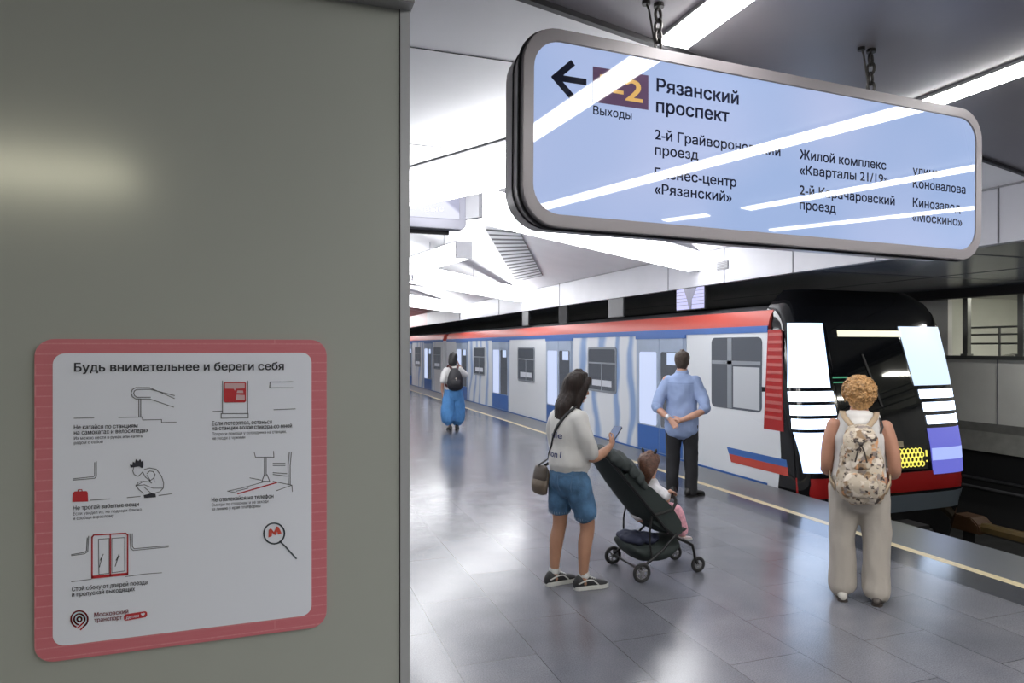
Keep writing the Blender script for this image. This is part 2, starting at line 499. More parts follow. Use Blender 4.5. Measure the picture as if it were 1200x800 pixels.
# ================================================================ CEILING LAMPS
strip_m = emis('strip_lamp', (1, .985, .96), STRIP)
housing_m = mat('lamp_housing', (.35, .35, .36), .4)
def strip_lamp(p, q, w, z, label, group=None, hi=.016, m=None):
    p, q = Vector(p), Vector(q)
    t = (q - p).normalized(); n = Vector((-t.y, t.x))
    r = thing('strip_light', label, 'ceiling light', (*((p + q) / 2), z), 0, group)
    mb = MB(); bar_along(p, q, w, .012, z, mb); mb.build('diffuser', m or strip_m, r)
    mb = MB(); bar_along(p - t * .01, q + t * .01, w + .02, hi, z + .008, mb); mb.build('housing', housing_m, r)
    return r
LZ = CEIL - .026
strip_lamp((1.776, -4.5), (1.79, 2.82), .163, LZ, 'wide bright strip light in the grey ceiling behind the left sign chain')
strip_lamp((3.655, 2.15), (3.655, 3.35), .16, LZ, 'bright strip light in the grey ceiling by the upper right photo edge')
# lamps behind the camera; the sign face mirrors them
strip_lamp((3.685, 1.97), (2.75, -2.35), .2, LZ, 'slanting strip light mirrored as the long streak across the middle of the sign')
strip_lamp((5.55, 1.75), (4.898, -.811), .18, LZ, 'strip light mirrored as the upper right streak on the sign')
strip_lamp((4.98, 1.78), (4.226, .23), .11, 2.80, 'low tube light mirrored as the lowest streak on the sign')
strip_lamp((4.746, -1.23), (4.518, -1.686), .14, LZ, 'short strip light mirrored as the small streak at the lower edge of the sign')
warm_m = emis('warm_strip_lamp', (1, .95, .70), 40)
strip_lamp((-3.6, -3.4), (-1.15, -3.3), .36, LZ, 'warm strip light mirrored softly in the grey kiosk wall', m=warm_m)
strip_lamp((10.1, 5.3), (10.1, 6.15), .16, FB - .03, 'added pale strip light under the soffit, brightening the far wall', m=emis('far_wall_fill', (1, .98, .93), 110))  # lamp added out of view to brighten the far wall
# luminous beams of the zigzag ceiling
beam_m = emis('luminous_beam', (.97, .98, 1), BEAM)
capm = mat('beam_cap', (.5, .5, .54), .4)
def beam(p, q, zb, h, w, label, cap=None):
    p, q = Vector(p), Vector(q); t = (q - p).normalized()
    r = thing('light_beam', label, 'ceiling light', (*((p + q) / 2), zb), 0, 'luminous beams of the folded ceiling')
    mb = MB(); bar_along(p, q, w, h, zb, mb); mb.build('diffuser', beam_m, r, bevel=.01)
    mb = MB(); bar_along(p - t * .06, p, w + .01, h + .01, zb - .005, mb); bar_along(q, q + t * .06, w + .01, h + .01, zb - .005, mb)
    mb.build('end_cap', capm, r)
    mb = MB(); bar_along(p, q, w + .02, .012, zb + h + .001, mb); mb.build('light_shield', capm, r)  # opaque plate added to keep hot spots off the vault
    L_ = (q - p).length
    for f_ in (.15, .5, .85):
        a_ = p + t * L_ * f_; MB().tube([(a_.x, a_.y, zb + h), (a_.x, a_.y, CEIL if zb < 2.8 else vault(a_.x))], .008, 6).build('hanger', capm, r)
    return r
beam((2.30, 3.32), (-.40, 8.50), 2.985, .26, .2, 'luminous ceiling beam nearest the viewer, beside the dark ceiling seam')
beam((1.72, 6.03), (6.12, 9.05), 2.97, .28, .22, 'luminous ceiling beam ending at the fascia just below the large sign')
beam((2.46, 9.15), (1.75, 13.6), 3.02, .22, .22, 'luminous ceiling beam with a grey end cap near the hanging screen')
beam((2.3, 12.5), (6.12, 17.0), 3.0, .33, .25, 'luminous ceiling beam running to the fascia under the large louvre')
beam((2.6, 18.6), (6.12, 23.3), 3.0, .33, .25, 'luminous ceiling beam running to the fascia beside the red panels')
beam((2.8, 30.5), (6.12, 35.0), 3.0, .33, .25, 'added luminous beam in the red part of the ceiling, brightening the second car')  # far pair of beams added to brighten the second car
beam((2.8, 37.5), (6.12, 42.0), 3.0, .33, .25, 'added luminous ceiling beam farthest down the platform')
beam((-.75, 4.3), (-3.6, 7.4), 2.62, .28, .2, 'added low luminous beam behind the kiosk, brightening the white ceiling panel')  # hidden beam added to light the white ceiling panel and left floor
beam((-1.3, 9.6), (-5.6, 13.4), 3.0, .30, .22, 'added unseen luminous beam on the far side of the platform hall, nearest the viewer')  # unseen left-hand row, added to brighten the floor
beam((-1.0, 16.2), (-5.6, 20.4), 3.0, .30, .22, 'added unseen luminous beam on the far side of the platform hall, second from the viewer')
beam((-1.0, 23.2), (-5.6, 27.4), 3.0, .30, .22, 'added unseen luminous beam on the far side of the platform hall, third from the viewer')
beam((-1.0, 30.2), (-5.6, 34.4), 3.0, .30, .22, 'added unseen luminous beam on the far side of the platform hall, deepest one')
# louvres on the vault slope
def slope_pt(u, v):
    d = ray(u, v); k = (CEIL + 6.2 * .185 - CAMH) / (d.z + .185 * d.x)
    return Vector((d.x * k, d.y * k, CAMH + d.z * k))
lou_d = mat('louvre_dark', (.10, .10, .11), .5); lou_l = mat('louvre_slat', (.62, .63, .66), .4)
def louvre(A, B, C, D, n, label):
    """A-B near end, D-C far end, on the vault slope"""
    r = thing('ceiling_louvre', label, 'vent', tuple((A + C) / 2), 0, 'slatted louvres in the folded ceiling')
    dn = Vector((-.18, 0, -.98))
    MB().sweep([[p + dn * .004 for p in (A, B, C, D)], [p + dn * .02 for p in (A, B, C, D)]]).build('backing', lou_d, r)
    for i in range(n):
        t0 = (i + .2) / n; t1 = (i + .72) / n
        q = [A.lerp(D, t0), B.lerp(C, t0), B.lerp(C, t1), A.lerp(D, t1)]
        lo = [p + dn * .02 for p in q]
        MB().sweep([lo, [p + dn * .006 for p in lo]]).build('slat', lou_l, r)
louvre(slope_pt(570, 268), slope_pt(609, 271), slope_pt(636, 322), slope_pt(605, 329), 15, 'large slatted louvre in the white ceiling left of the sign')
louvre(slope_pt(511, 337), slope_pt(529, 337), slope_pt(543, 356), slope_pt(535, 357), 8, 'small slatted louvre in the white ceiling farther down the platform')
# ================================================================ OVERHEAD SIGN
SY, SROLL = R(2.2), R(-.5)
s_frame = mat('sign_frame', (.165, .15, .16), .4, metal=.15)
s_house = mat('sign_housing', (.36, .34, .345), .4, metal=.1)
s_black = mat('sign_gasket', (.015, .015, .018), .5)
SO = Vector((2.139, 2.4485, 2.626))      # centre of the sign's front face
SW, SH = 1.2635, .380                    # half width and half height
from mathutils import Euler
SM = Matrix.Translation(SO) @ Matrix.Rotation(SY, 4, 'Z') @ Matrix.Rotation(-SROLL, 4, 'Y')
def sf(a, b, d): return SM @ Vector((a, d, b))    # d: depth behind the face
sign = thing('overhead_sign', 'large backlit blue station exit sign hanging on two chains above the platform', 'sign', tuple(SO))
def face_mat():
    m = mat('sign_face', (.02, .025, .035), .02, emit=(.50, .62, .95), estr=.78)
    b = m.node_tree.nodes['Principled BSDF']; b.inputs['IOR'].default_value = 1.5
    nt = m.node_tree
    # tubes behind the sheet light it a little unevenly
    tc = nt.nodes.new('ShaderNodeTexCoord'); n = nt.nodes.new('ShaderNodeTexNoise'); n.inputs['Scale'].default_value = 1.3; n.inputs['Detail'].default_value = 1
    nt.links.new(tc.outputs['Object'], n.inputs['Vector'])
    r = nt.nodes.new('ShaderNodeValToRGB'); r.color_ramp.elements[0].position = .35; r.color_ramp.elements[0].color = (.42, .56, .90, 1)
    r.color_ramp.elements[1].position = .65; r.color_ramp.elements[1].color = (.56, .65, .97, 1)
    nt.links.new(n.outputs['Fac'], r.inputs[0]); nt.links.new(r.outputs[0], b.inputs['Emission Color'])
    return m
out = rrect(-SW, -SH, SW, SH, .15, 8); inn = rrect(-SW + .046, -SH + .050, SW - .046, SH - .050, .11, 8)
gas = rrect(-SW - .008, -SH - .008, SW + .008, SH + .008, .155, 8)
MB().prism(inn, .006, .012, sf).build('light_panel', face_mat(), sign)
MB().frame(out, inn, 0, .03, sf).build('frame', s_frame, sign, bevel=.003)
MB().prism(gas, .03, .037, sf).build('gasket', s_black, sign)
hs = rrect(-SW + .004, -SH + .012, SW - .004, SH - .012, .15, 8); hs2 = rrect(-SW + .03, -SH + .03, SW - .03, SH - .03, .13, 8)
mb = MB(); mb.sweep([[sf(a, b, .037) for a, b in hs], [sf(a, b, .19) for a, b in hs], [sf(a, b, .22) for a, b in hs2]])
mb.build('housing', s_house, sign, smooth=True)
mb = MB()
for d0 in (.105,):
    mb.frame(rrect(-SW - .001, -SH + .007, SW + .001, SH - .007, .152, 8), rrect(-SW + .01, -SH + .02, SW - .01, SH - .02, .14, 8), d0, d0 + .005, sf)
mb.build('seam', s_black, sign)
SN = SM.to_3x3() @ Vector((0, -1, 0)); SP = sf(0, 0, .006)
sup = SM.to_3x3() @ Vector((0, 0, 1))
def sp(u, v): return at_plane(u, v, SP, SN)
ink = mat('sign_ink', (.008, .010, .022), .03, spec=.5)
mb = MB()
pxm = lambda p: (p - Vector((0, 0, CAMH))).dot(Vector((SA, CA, 0))) / 800.0
for txt, p0, p1, cap, bold in (
    ('Рязанский', (769.5, 107), (865, 122.5), 15.5, .024), ('проспект', (769, 131), (854, 143), 15.5, .024),
    ('Выходы', (695, 133.7), (740, 140), 10, .014),
    ('2-й Грайвороновский', (767.5, 163), (914, 183), 11.8, .02), ('проезд', (767.5, 181), (818, 187.5), 11.8, .02),
    ('Бизнес-центр', (767, 208), (862.5, 219), 11.8, .02), ('«Рязанский»', (767, 226.5), (857, 236.5), 11.8, .02),
    ('Жилой комплекс', (937, 186), (1038, 199), 11, .02), ('«Кварталы 21/19»', (937, 204), (1040.5, 215), 11, .02),
    ('2-й Карачаровский', (937, 227.5), (1048, 240.5), 11, .02), ('проезд', (937, 245), (979, 249.5), 11, .02),
    ('улица', (1069.5, 204.5), (1099.5, 208), 10.4, .02), ('Коновалова', (1069.5, 219.5), (1131, 227), 10.4, .02),
    ('Кинозавод', (1069.5, 242), (1125, 248.5), 10.4, .02), ('«Москино»', (1069, 258.7), (1127, 264.8), 10.4, .02)):
    a, b = sp(*p0), sp(*p1)
    mb = MB(); add_text(mb, txt, a, b, sup, cap * (pxm(a)) * 1.0, SN * .0015, bold)
    mb.build('lettering', ink, sign)
def stroke(mb, pts, w, nrm, off):
    """flat stroke through 3D points on a plane"""
    for p, q in zip(pts[:-1], pts[1:]):
        t = (q - p); 
        if t.length < 1e-6: continue
        t.normalize(); s = t.cross(nrm).normalized() * w / 2
        e = t * w * .45
        mb.face([p - e + s + off, q + e + s + off, q + e - s + off, p - e - s + off])
mb = MB()
ar = [sp(*q) for q in ((669, 75.5), (650.5, 91), (669, 112.5))]
stroke(mb, [ar[0], ar[1]], .026, SN, SN * .0015); stroke(mb, [ar[1], ar[2]], .026, SN, SN * .0018)
stroke(mb, [sp(653, 91.2), sp(684, 96)], .025, SN, SN * .0021)
mb.build('arrow', ink, sign)
pl = [sp(*q) for q in ((694.5, 78), (759.5, 88.7), (759.5, 129), (694.5, 119.5))]
plate = MB().sweep([[p + SN * .0012 for p in pl], [p + SN * .0024 for p in pl]]).build('exit_plate', mat('plate_maroon', (.05, .03, .055), .03, emit=(.06, .035, .07), estr=.8), sign)
mb = MB(); a, b = sp(703, 112.5), sp(752, 120.5)
add_text(mb, '1-2', a, b, sup, .088, SN * .0035, .02)
mb.build('exit_numbers', mat('plate_ochre', (.30, .19, .06), .05, emit=(.6, .36, .12), estr=.6), plate, world=False)
# chains
iron = mat('chain_iron', (.05, .047, .045), .45, metal=.6)
def chain(x, label):
    p = sf(x, SH, .11); top = CEIL - .012
    r = thing('hanging_chain', label, 'chain', (p.x, p.y, CEIL))
    mb = MB()
    n = 5; L = (top - .02 - p.z + .01) / n
    for i in range(n):
        c = Vector((p.x, p.y, p.z - .005 + L * (i + .5)))
        ax = Vector((1, .25, 0)).normalized() if i % 2 == 0 else Vector((-.25, 1, 0))
        if i == n - 1: ax = Vector((.9, .3, 0)).normalized()
        pts = []
        for k in range(16):
            q = 2 * math.pi * k / 16
            pts.append(c + ax * (.017 * math.cos(q)) + Vector((0, 0, 1)) * (L * .62 * (math.sin(q))))
        mb.tube(pts, .0068, 8, closed=True)
    mb.build('links', iron, r, smooth=True)
    mb = MB(); mb.tube([(p.x - .055, p.y, top), (p.x - .045, p.y, top - .02), (p.x - .005, p.y, p.z + .02), (p.x, p.y, p.z - .01)], .0045, 8)
    mb.build('safety_cable', iron, r, smooth=True)
    mb = MB(); mb.tube([(p.x - .058, p.y, top - .002), (p.x - .058, p.y, top + .012)], .018, 12); mb.tube([(p.x + .003, p.y, top - .004), (p.x + .003, p.y, top + .012)], .022, 12)
    mb.build('ceiling_anchor', iron, r)
    mb = MB(); mb.tube([(p.x, p.y, p.z - .015), (p.x, p.y, p.z + .012)], .014, 10); mb.build('eye_bolt', iron, r)
chain(-.60, 'dark iron chain over the left half of the sign, beside the wide lamp')
chain(.62, 'dark iron chain with a slanting cable above the right half of the sign')

# ================================================================ POSTER on the kiosk wall
def wp_(u, v, d=0): 
    p = at_y(u, v, WY - d); return p
poster = thing('safety_poster', 'white passenger safety poster with a pink border on the grey kiosk wall', 'poster', tuple(at_y(212, 585, WY)))
def px(u, v): p = at_y(u, v, WY); return (p.x, p.z)
oa, ob = px(42, 400), px(382, 404)
x0, x1 = px(41.5, 585)[0], px(382.5, 585)[0]
z1 = px(210, 397.5)[1]; z0 = px(210, 754.5)[1]
X0, X1 = px(63, 585)[0], px(365, 585)[0]; Z1 = px(210, 413.5)[1]; Z0 = px(210, 738)[1]
wf = lambda a, b, d: Vector((a, WY - d, b))
def border_mat():
    m = mat('poster_pink', (.50, .13, .16), .45)
    nt = m.node_tree; b = nt.nodes['Principled BSDF']
    tc = nt.nodes.new('ShaderNodeTexCoord'); fac = []
    for sc, st in (((300, 1, 26), 0), ((26, 1, 300), 1)):
        mp = nt.nodes.new('ShaderNodeMapping'); mp.inputs['Scale'].default_value = sc
        n = nt.nodes.new('ShaderNodeTexNoise'); n.inputs['Scale'].default_value = 1; n.inputs['Detail'].default_value = 2
        nt.links.new(tc.outputs['Object'], mp.inputs[0]); nt.links.new(mp.outputs[0], n.inputs['Vector']); fac.append(n)
    w = nt.nodes.new('ShaderNodeTexBrick'); w.inputs['Scale'].default_value = 1; w.inputs['Brick Width'].default_value = .9
    w.inputs['Row Height'].default_value = .021; w.inputs['Mortar Size'].default_value = .0022; w.inputs['Mortar Smooth'].default_value = 1
    mp = nt.nodes.new('ShaderNodeMapping'); mp.inputs['Rotation'].default_value = (R(90), 0, 0); nt.links.new(tc.outputs['Object'], mp.inputs[0]); nt.links.new(mp.outputs[0], w.inputs['Vector'])
    mul = nt.nodes.new('ShaderNodeMath'); mul.operation = 'MULTIPLY'; nt.links.new(w.outputs['Fac'], mul.inputs[0]); nt.links.new(fac[0].outputs['Fac'], mul.inputs[1])
    add = nt.nodes.new('ShaderNodeMath'); add.operation = 'ADD'; nt.links.new(mul.outputs[0], add.inputs[0])
    m2 = nt.nodes.new('ShaderNodeMath'); m2.operation = 'MULTIPLY'; m2.inputs[1].default_value = .25; nt.links.new(fac[1].outputs['Fac'], m2.inputs[0]); nt.links.new(m2.outputs[0], add.inputs[1])
    r = nt.nodes.new('ShaderNodeValToRGB'); r.color_ramp.elements[0].position = .08; r.color_ramp.elements[0].color = (.50, .135, .165, 1)
    r.color_ramp.elements[1].position = .75; r.color_ramp.elements[1].color = (.58, .235, .255, 1)
    nt.links.new(add.outputs[0], r.inputs[0]); nt.links.new(r.outputs[0], b.inputs['Base Color'])
    return m
MB().prism(rrect(x0, z0, x1, z1, .035, 8), .0, .006, wf).build('border', border_mat(), poster)
MB().prism(rrect(X0, Z0, X1, Z1, .022, 8), .006, .0068, wf).build('sheet', mat('poster_white', (.66, .69, .78), .45), poster)
ND = Vector((0, -1, 0)); UP = Vector((0, 0, 1))
def off(k): return Vector((0, -(.0074 + .0003 * k), 0))
p_ink = mat('poster_ink', (.02, .022, .035), .5); p_grey = mat('poster_line', (.10, .105, .12), .5); p_red = mat('poster_red', (.42, .022, .03), .5)
p_wht = MATS['poster_white']
pw = lambda u, v: at_y(u, v, WY)
zc = lambda u: WY / (CA - SA * (u - 600) / 800) / 800.0
def ptexts(name, lst, m, bold):
    for txt, p0, p1, cap in lst:
        a, b = pw(*p0), pw(*p1)
        b.z = a.z + (b.z - a.z) * .35
        mb = MB(); add_text(mb, txt, a, b, UP, cap * zc(p0[0]), off(1), bold); mb.build(name, m, poster)
ptexts('headline', [('Будь внимательнее и береги себя', (88.5, 435), (332.4, 434), 10)], p_ink, .02)
ptexts('caption', [
    ('Не катайся по станциям', (88, 502.4), (162, 501), 5), ('на самокатах и велосипедах', (88, 508.6), (174.6, 506), 5),
    ('Если потерялся, останься', (249, 498), (318.6, 496), 5), ('на станции возле стикера со мной', (249, 503.6), (342, 500.6), 5),
    ('Не трогай забытые вещи', (87, 596.6), (163.5, 592), 5), ('Не отвлекайся на телефон', (248.4, 587), (320.4, 583), 5),
    ('Стой сбоку от дверей поезда', (85.5, 691), (173.4, 684), 5.2), ('и пропускай выходящих', (85.5, 697.5), (159, 691.6), 5.2)], p_ink, .007)
ptexts('small_print', [
    ('Их можно нести в руках или катить', (88, 514.6), (168, 512), 3.6), ('рядом с собой', (88, 519.8), (121.5, 518), 3.6),
    ('Попроси помощи у сотрудника на станции,', (249, 509.6), (335.4, 507), 3.6), ('не уходи с чужими', (249, 514.7), (287.4, 513), 3.6),
    ('Если увидел их, не подходи близко', (87, 602.6), (166.8, 597.5), 3.6), ('и сообщи взрослому', (87, 608), (134.4, 604), 3.6),
    ('Смотри по сторонам и не заходи', (248.4, 592.4), (314.4, 588), 3.6), ('за линию у края платформы', (248.4, 597.2), (305.4, 593.4), 3.6)], p_ink, .0)
def pstroke(mb, pts, w, k=1):
    P = [pw(*p) for p in pts]; stroke(mb, P, w * zc(pts[0][0]), ND, off(k))
def pfill(mb, pts, k=1): mb.face([pw(*p) + off(k) for p in pts])
def circ(cx, cy, r, n=20, a0=0, a1=360): return [(cx + r * math.cos(R(a0 + (a1 - a0) * i / n)), cy + r * math.sin(R(a0 + (a1 - a0) * i / n))) for i in range(n + 1)]
# drawings, all generic line art (the poster's character is left out)
mb = MB()
L = lambda *pts, w=.8: pstroke(mb, pts, w)
L((88, 489.5), (111, 489)); L((140, 488.5), (168, 488), (168, 491.5), (190, 491), (190, 494.5), (207, 494))
L((205, 466.5), (176, 453.8), (160, 453.8), (156, 456), (154.5, 460), (156, 464.5), (160, 467), (176, 467), (204, 476.5))
L((205, 463), (177, 455.8), (161, 456), (158.5, 457.5), (157.5, 460), (158.5, 463), (161, 465), (177, 465)); L((163.5, 467), (163.5, 488)); L((165.7, 467), (165.7, 488))
mb.build('line_drawing', p_grey, poster); mb = MB()
L((250, 481.5), (261, 481)); L((261, 446), (261, 484)); L((290.5, 446), (290.5, 484)); L((259.5, 484), (291, 484), (291, 489), (259.5, 489.5), (259.5, 484)); L((321, 479.5), (346, 478.5))
L((343, 447), (316.5, 447.3), (316, 454), (343, 454))
mb.build('line_drawing', p_grey, poster); mb = MB()
L((87, 561.5), (112, 559.5), (114, 557), (114, 540)); L((87, 560), (110.5, 557.5), (112, 556), (112, 541)); L((107, 585), (130, 583.5)); L((150, 582), (165, 580.5)); L((187, 579.5), (202, 577.5))
mb.build('line_drawing', p_grey, poster); mb = MB()
L((298, 529), (299.5, 535), (321, 535), (320.5, 528)); L((310, 535), (310, 557)); L((312, 535), (312, 557)); L((310, 555), (307, 563), (316, 563), (313, 555)); L((293, 559), (306, 561.5))
L((339, 529), (337.5, 545), (338, 567)); L((341.5, 529), (340, 545), (340, 567)); L((320, 542), (334, 542)); L((320, 544.5), (334, 544.5)); L((320, 553), (336, 554)); L((320, 555), (336, 557))
L((320, 563), (342, 567.5), (324, 574)); L((342, 567.5), (342.5, 575)); L((267, 574.5), (283, 571), (310, 563.5)); L((277, 574.5), (291, 571)); L((280, 577), (267, 574.5))
mb.build('line_drawing', p_grey, poster); mb = MB()
L((85, 680), (108, 677)); L((148, 674), (170, 671), (190, 669.5)); L((85, 649.5), (100, 647.5), (104, 645), (105, 627)); L((85, 648.3), (99, 646), (102.5, 644), (103.4, 629)); L((153, 624), (154, 641), (157, 643.5), (198, 639.5)); L((156, 624), (156, 639), (158, 641.5), (198, 638))
L((116.5, 630.5), (129, 629.5), (129, 670), (117, 671.5), (116.5, 630.5), w=.7); L((132, 629.5), (147, 628.5), (147, 667.5), (132, 669.5), (132, 629.5), w=.7)
L((117.5, 663), (121, 650), (118.5, 655), (122, 648)); L((136, 662), (140.5, 648), (137, 655), (141, 650))
mb.build('line_drawing', p_grey, poster); mb = MB()
# crouching child seen from the side
hb = [(157, 556), (162, 559), (165.5, 557), (170, 550)]
L((157.5, 547), (156.5, 551), (158, 555), (161, 556.5), (163, 557), (168, 552)); L((170, 549), (176, 547.5), (184, 549), (190, 557), (192.5, 565), (192, 571), (188, 575), (183, 576.5))
L((168, 552), (171, 558), (176, 562), (178, 565)); L((173, 554), (176, 551), (180, 551.5), (182.5, 555), (181, 559), (177, 562), (173, 556)); L((178, 564), (169, 563), (164, 566), (160, 568), (163, 564), (167, 563)); L((181, 559), (181.5, 564)); L((160, 568), (164, 573), (169, 577)); L((160, 568), (170, 567), (180, 571), (192, 571)); L((170, 570), (178, 577))
mb.build('line_drawing', p_grey, poster)
mb = MB()
pfill(mb, [(154, 547), (153, 543.5), (156, 544), (156.5, 540), (159, 541.5), (160, 537), (163, 539.5), (165, 536.8), (166.5, 540), (168.5, 538.5), (169, 543), (168.5, 547.5), (166, 547), (164, 545.5), (158, 546.5)], 2)
pfill(mb, [(169, 579), (174, 578), (178, 576.5), (183, 577.5), (183.5, 581.5), (170, 582.5)], 2)
mb.build('black_drawing', p_ink, poster)
mb = MB()
pfill(mb, [(86.5, 577), (88.5, 574.8), (102.5, 574.2), (104, 576), (104.5, 586.5), (86, 587)], 2)
pstroke(mb, [(92.5, 575), (93, 572.8), (97, 572.6), (97.5, 575)], 1, 2)
mb.build('red_drawing', p_red, poster); mb = MB()
pfill(mb, [(262.5, 448.5), (264, 447), (287, 447), (288.5, 448.5), (288.5, 469.5), (287, 471), (264, 471), (262.5, 469.5)], 2)
mb.build('red_drawing', p_red, poster); mb = MB()
pstroke(mb, [(109, 675.5), (109, 628), (111, 625.5), (148, 623.5), (150.5, 625.5), (150.5, 671.5)], 1.5, 2); pstroke(mb, [(130.3, 625), (130.3, 673.5)], 1.3, 2)
pfill(mb, [(108.4, 673), (151, 669.2), (151, 672.3), (108.4, 676.5)], 2)
mb.build('red_drawing', p_red, poster); mb = MB()
pstroke(mb, [(279, 577.5), (324, 564.5)], 1.4, 2)
mb.build('red_drawing', p_red, poster)
mb = MB()
pfill(mb, [(264, 448.6), (287, 448.6), (287, 454.5), (277, 455), (275.5, 457.5), (274, 455), (264, 455)], 3)
pfill(mb, [(277.5, 460), (278.5, 457), (285, 457.2), (285.5, 460)], 3); pfill(mb, [(276.5, 468), (277.5, 462), (287, 462.4), (287, 468)], 3)
mb.build('sticker_drawing', mat('poster_pale', (.5, .34, .36), .5), poster)
# round disc with the underground letter on a stick
mb = MB(); c = (321.3, 623.8)
stroke(mb, [pw(*q) for q in circ(*c, 12.0, 28)], 1.6 * zc(320), ND, off(2)); pstroke(mb, [(328, 633), (334, 638.5), (347, 653)], 1.6, 2)
mb.build('disc_drawing', mat('poster_steel', (.055, .075, .10), .5), poster)
mb = MB()
m_ = [(314.5, 628.5), (315, 619.5), (317.5, 617.6), (321, 622), (324, 615.5), (326.5, 616.2), (330, 623.5), (326, 625), (324.8, 621.5), (322.5, 626), (318.8, 622.5), (318.6, 626.8)]
bmf = [pw(*q) + off(3) for q in m_]; mb.face(bmf); mb.build('disc_letter', mat('poster_red_bright', (.50, .06, .04), .5), poster)
# transport logo: pin of rings, name and pill
mb = MB()
cx, cy = 94.3, 723.6
for r_, w_ in ((9.7, 1.6), (6.2, 1.6)): stroke(mb, [pw(*q) for q in circ(cx, cy, r_, 26, 115 if r_ > 8 else 100, 418 if r_ > 8 else 400)], w_ * zc(94), ND, off(2))
stroke(mb, [pw(*q) for q in circ(cx, cy, 2.6, 16)], 1.6 * zc(94), ND, off(2))
pstroke(mb, [(cx + 8.4, cy + 5), (cx + 1.5, cy + 12)], 1.6, 2); pstroke(mb, [(cx + 4.5, cy + 4.2), (cx - 2, cy + 10)], 1.6, 2)
mb.build('transport_logo', p_red, poster)
ptexts('logo_name', [('Московский', (111.6, 721), (151.2, 717.3), 5), ('транспорт', (111.6, 727.2), (144, 724), 5)], mat('poster_logo_ink', (.16, .02, .035), .5), .012)
mb = MB(); pfill(mb, [(146, 720), (148, 717.8), (171, 714.3), (173, 715.5), (173.3, 719), (171.5, 721.3), (148, 725.4), (146.2, 724)], 2); mb.build('logo_pill', p_red, poster)
mb = MB(); a, b = pw(148.8, 723.4), pw(163.5, 720.8); add_text(mb, 'детям', a, b, UP, 3.6 * zc(150), off(4), .01)
pfill(mb, [(168.5, 720.2), (165.8, 717.6), (166.6, 716.2), (168.3, 716.9), (169.8, 715.7), (171, 717)], 4)
mb.build('pill_lettering', p_wht, poster)

# ================================================================ HANGING SCREEN and stand-in panels above the track
scr = thing('hanging_screen', 'grey hanging information screen at the left beyond the kiosk wall edge', 'screen', (1.0, 5.8, 3.0))
a = at_y(546, 269, 5.75); zb, zt = a.z, a.z + .46; xr = a.x
sy = lambda a_, b_, d: Vector((a_, 5.75 + d, b_))
MB().prism(rrect(xr - 1.9, zb, xr, zt, .05, 5), .0, .12, sy).build('casing', mat('screen_casing', (.22, .22, .27), .3), scr, bevel=.004)
MB().prism(rrect(xr - 1.84, zb + .085, xr - .06, zt - .05, .01, 3), -.004, .0, sy).build('display', mat('screen_glass', (.05, .05, .07), .05, emit=(.42, .43, .55), estr=.9), scr)
mb = MB(); mb.box((xr - 1.9, 5.88, zb - .03), (xr - .12, 5.92, zb + .02)); mb.build('rear_bar', s_black, scr)
mb = MB(); add_text(mb, 'выс', at_y(497.5, 248, 5.745), at_y(520, 247.5, 5.745), UP, .05, Vector((0, -.002, 0)), .02); mb.box((xr - .62, 5.742, zb + .145), (xr - .44, 5.744, zb + .16)); mb.build('lettering', emis('screen_text', (.9, .9, 1), 1.0), scr)
for x in (xr - 1.5, xr - .4): MB().tube([(x, 5.82, zt), (x, 5.82, 3.75)], .015).build('hanger', s_black, scr)
DX = 6.222
def on_x(u, v, x):
    d = ray(u, v); k = x / d.x
    return Vector((x, d.y * k, CAMH + d.z * k))
def stand_in_panel(uL, uR, vB, label, m):  # made-up hanging panel standing in for windows and reflections beyond the track
    p = on_x(uL, vB, DX); q = on_x(uR, vB, DX)
    zb_ = on_x((uL + uR) / 2, vB, DX).z; zt_ = FB
    r = thing('stand_in_panel', label, 'display', (DX, (p.y + q.y) / 2, FB))
    f = lambda a_, b_, d: Vector((DX + d, a_, b_))
    MB().prism(rrect(q.y - .02, zb_ - .012, p.y + .02, zt_, .008, 3), .004, .04, f).build('casing', s_black, r)
    MB().prism(rrect(q.y, zb_, p.y, zt_ - .01, .006, 3), -.002, .004, f).build('panel', m, r)
    return r, f, q.y, p.y, zb_, zt_ - .01
lit_m = emis('lit_panel', (.50, .50, .92), 1.0)
r, f, y0_, y1_, zb_, zt_ = stand_in_panel(793, 825, 362, 'lit lavender stand-in panel hanging above the train roof', lit_m)
w = y1_ - y0_; h_ = zt_ - zb_
MB().prism([(y0_ + w * .25, zt_), (y0_ + w * .72, zt_), (y0_ + w * .58, zb_ + h_ * .4), (y0_ + w * .53, zb_), (y0_ + w * .44, zb_), (y0_ + w * .42, zb_ + h_ * .45)], -.006, -.002, f).build('dark_wedge', mat('panel_wedge', (.12, .12, .2), .3), r)
for t in (.2, .36, .52, .68, .84): MB().prism([(y0_, zb_ + h_ * t), (y1_, zb_ + h_ * t), (y1_, zb_ + h_ * t + .008), (y0_, zb_ + h_ * t + .008)], -.003, -.002, f).build('line', MATS['panel_wedge'], r)
grey_d = mat('dull_panel', (.20, .20, .205), .7)
stand_in_panel(713, 730, 371, 'grey unlit stand-in panel above the train, left of the lit one', grey_d)
stand_in_panel(655, 664, 378, 'dark stand-in panel above the train, second left of the lit one', mat('dark_panel', (.012, .012, .014), .85))
stand_in_panel(612, 619, 381, 'small pale stand-in panel hanging far along above the train', grey_d)
sg = thing('speaker_grille', 'small square grey grille set in the light fascia under the sign', 'grille', (6.19, 8.4, 3.0))
pg = at_plane(847, 311, Vector((6.2, 0, 0)), Vector((1, 0, 0)))
mb = MB(); mb.box((6.185, pg.y - .13, pg.z - .06), (6.2, pg.y + .13, pg.z + .06)); mb.build('plate', mat('grille_grey', (.22, .22, .24), .5), sg)
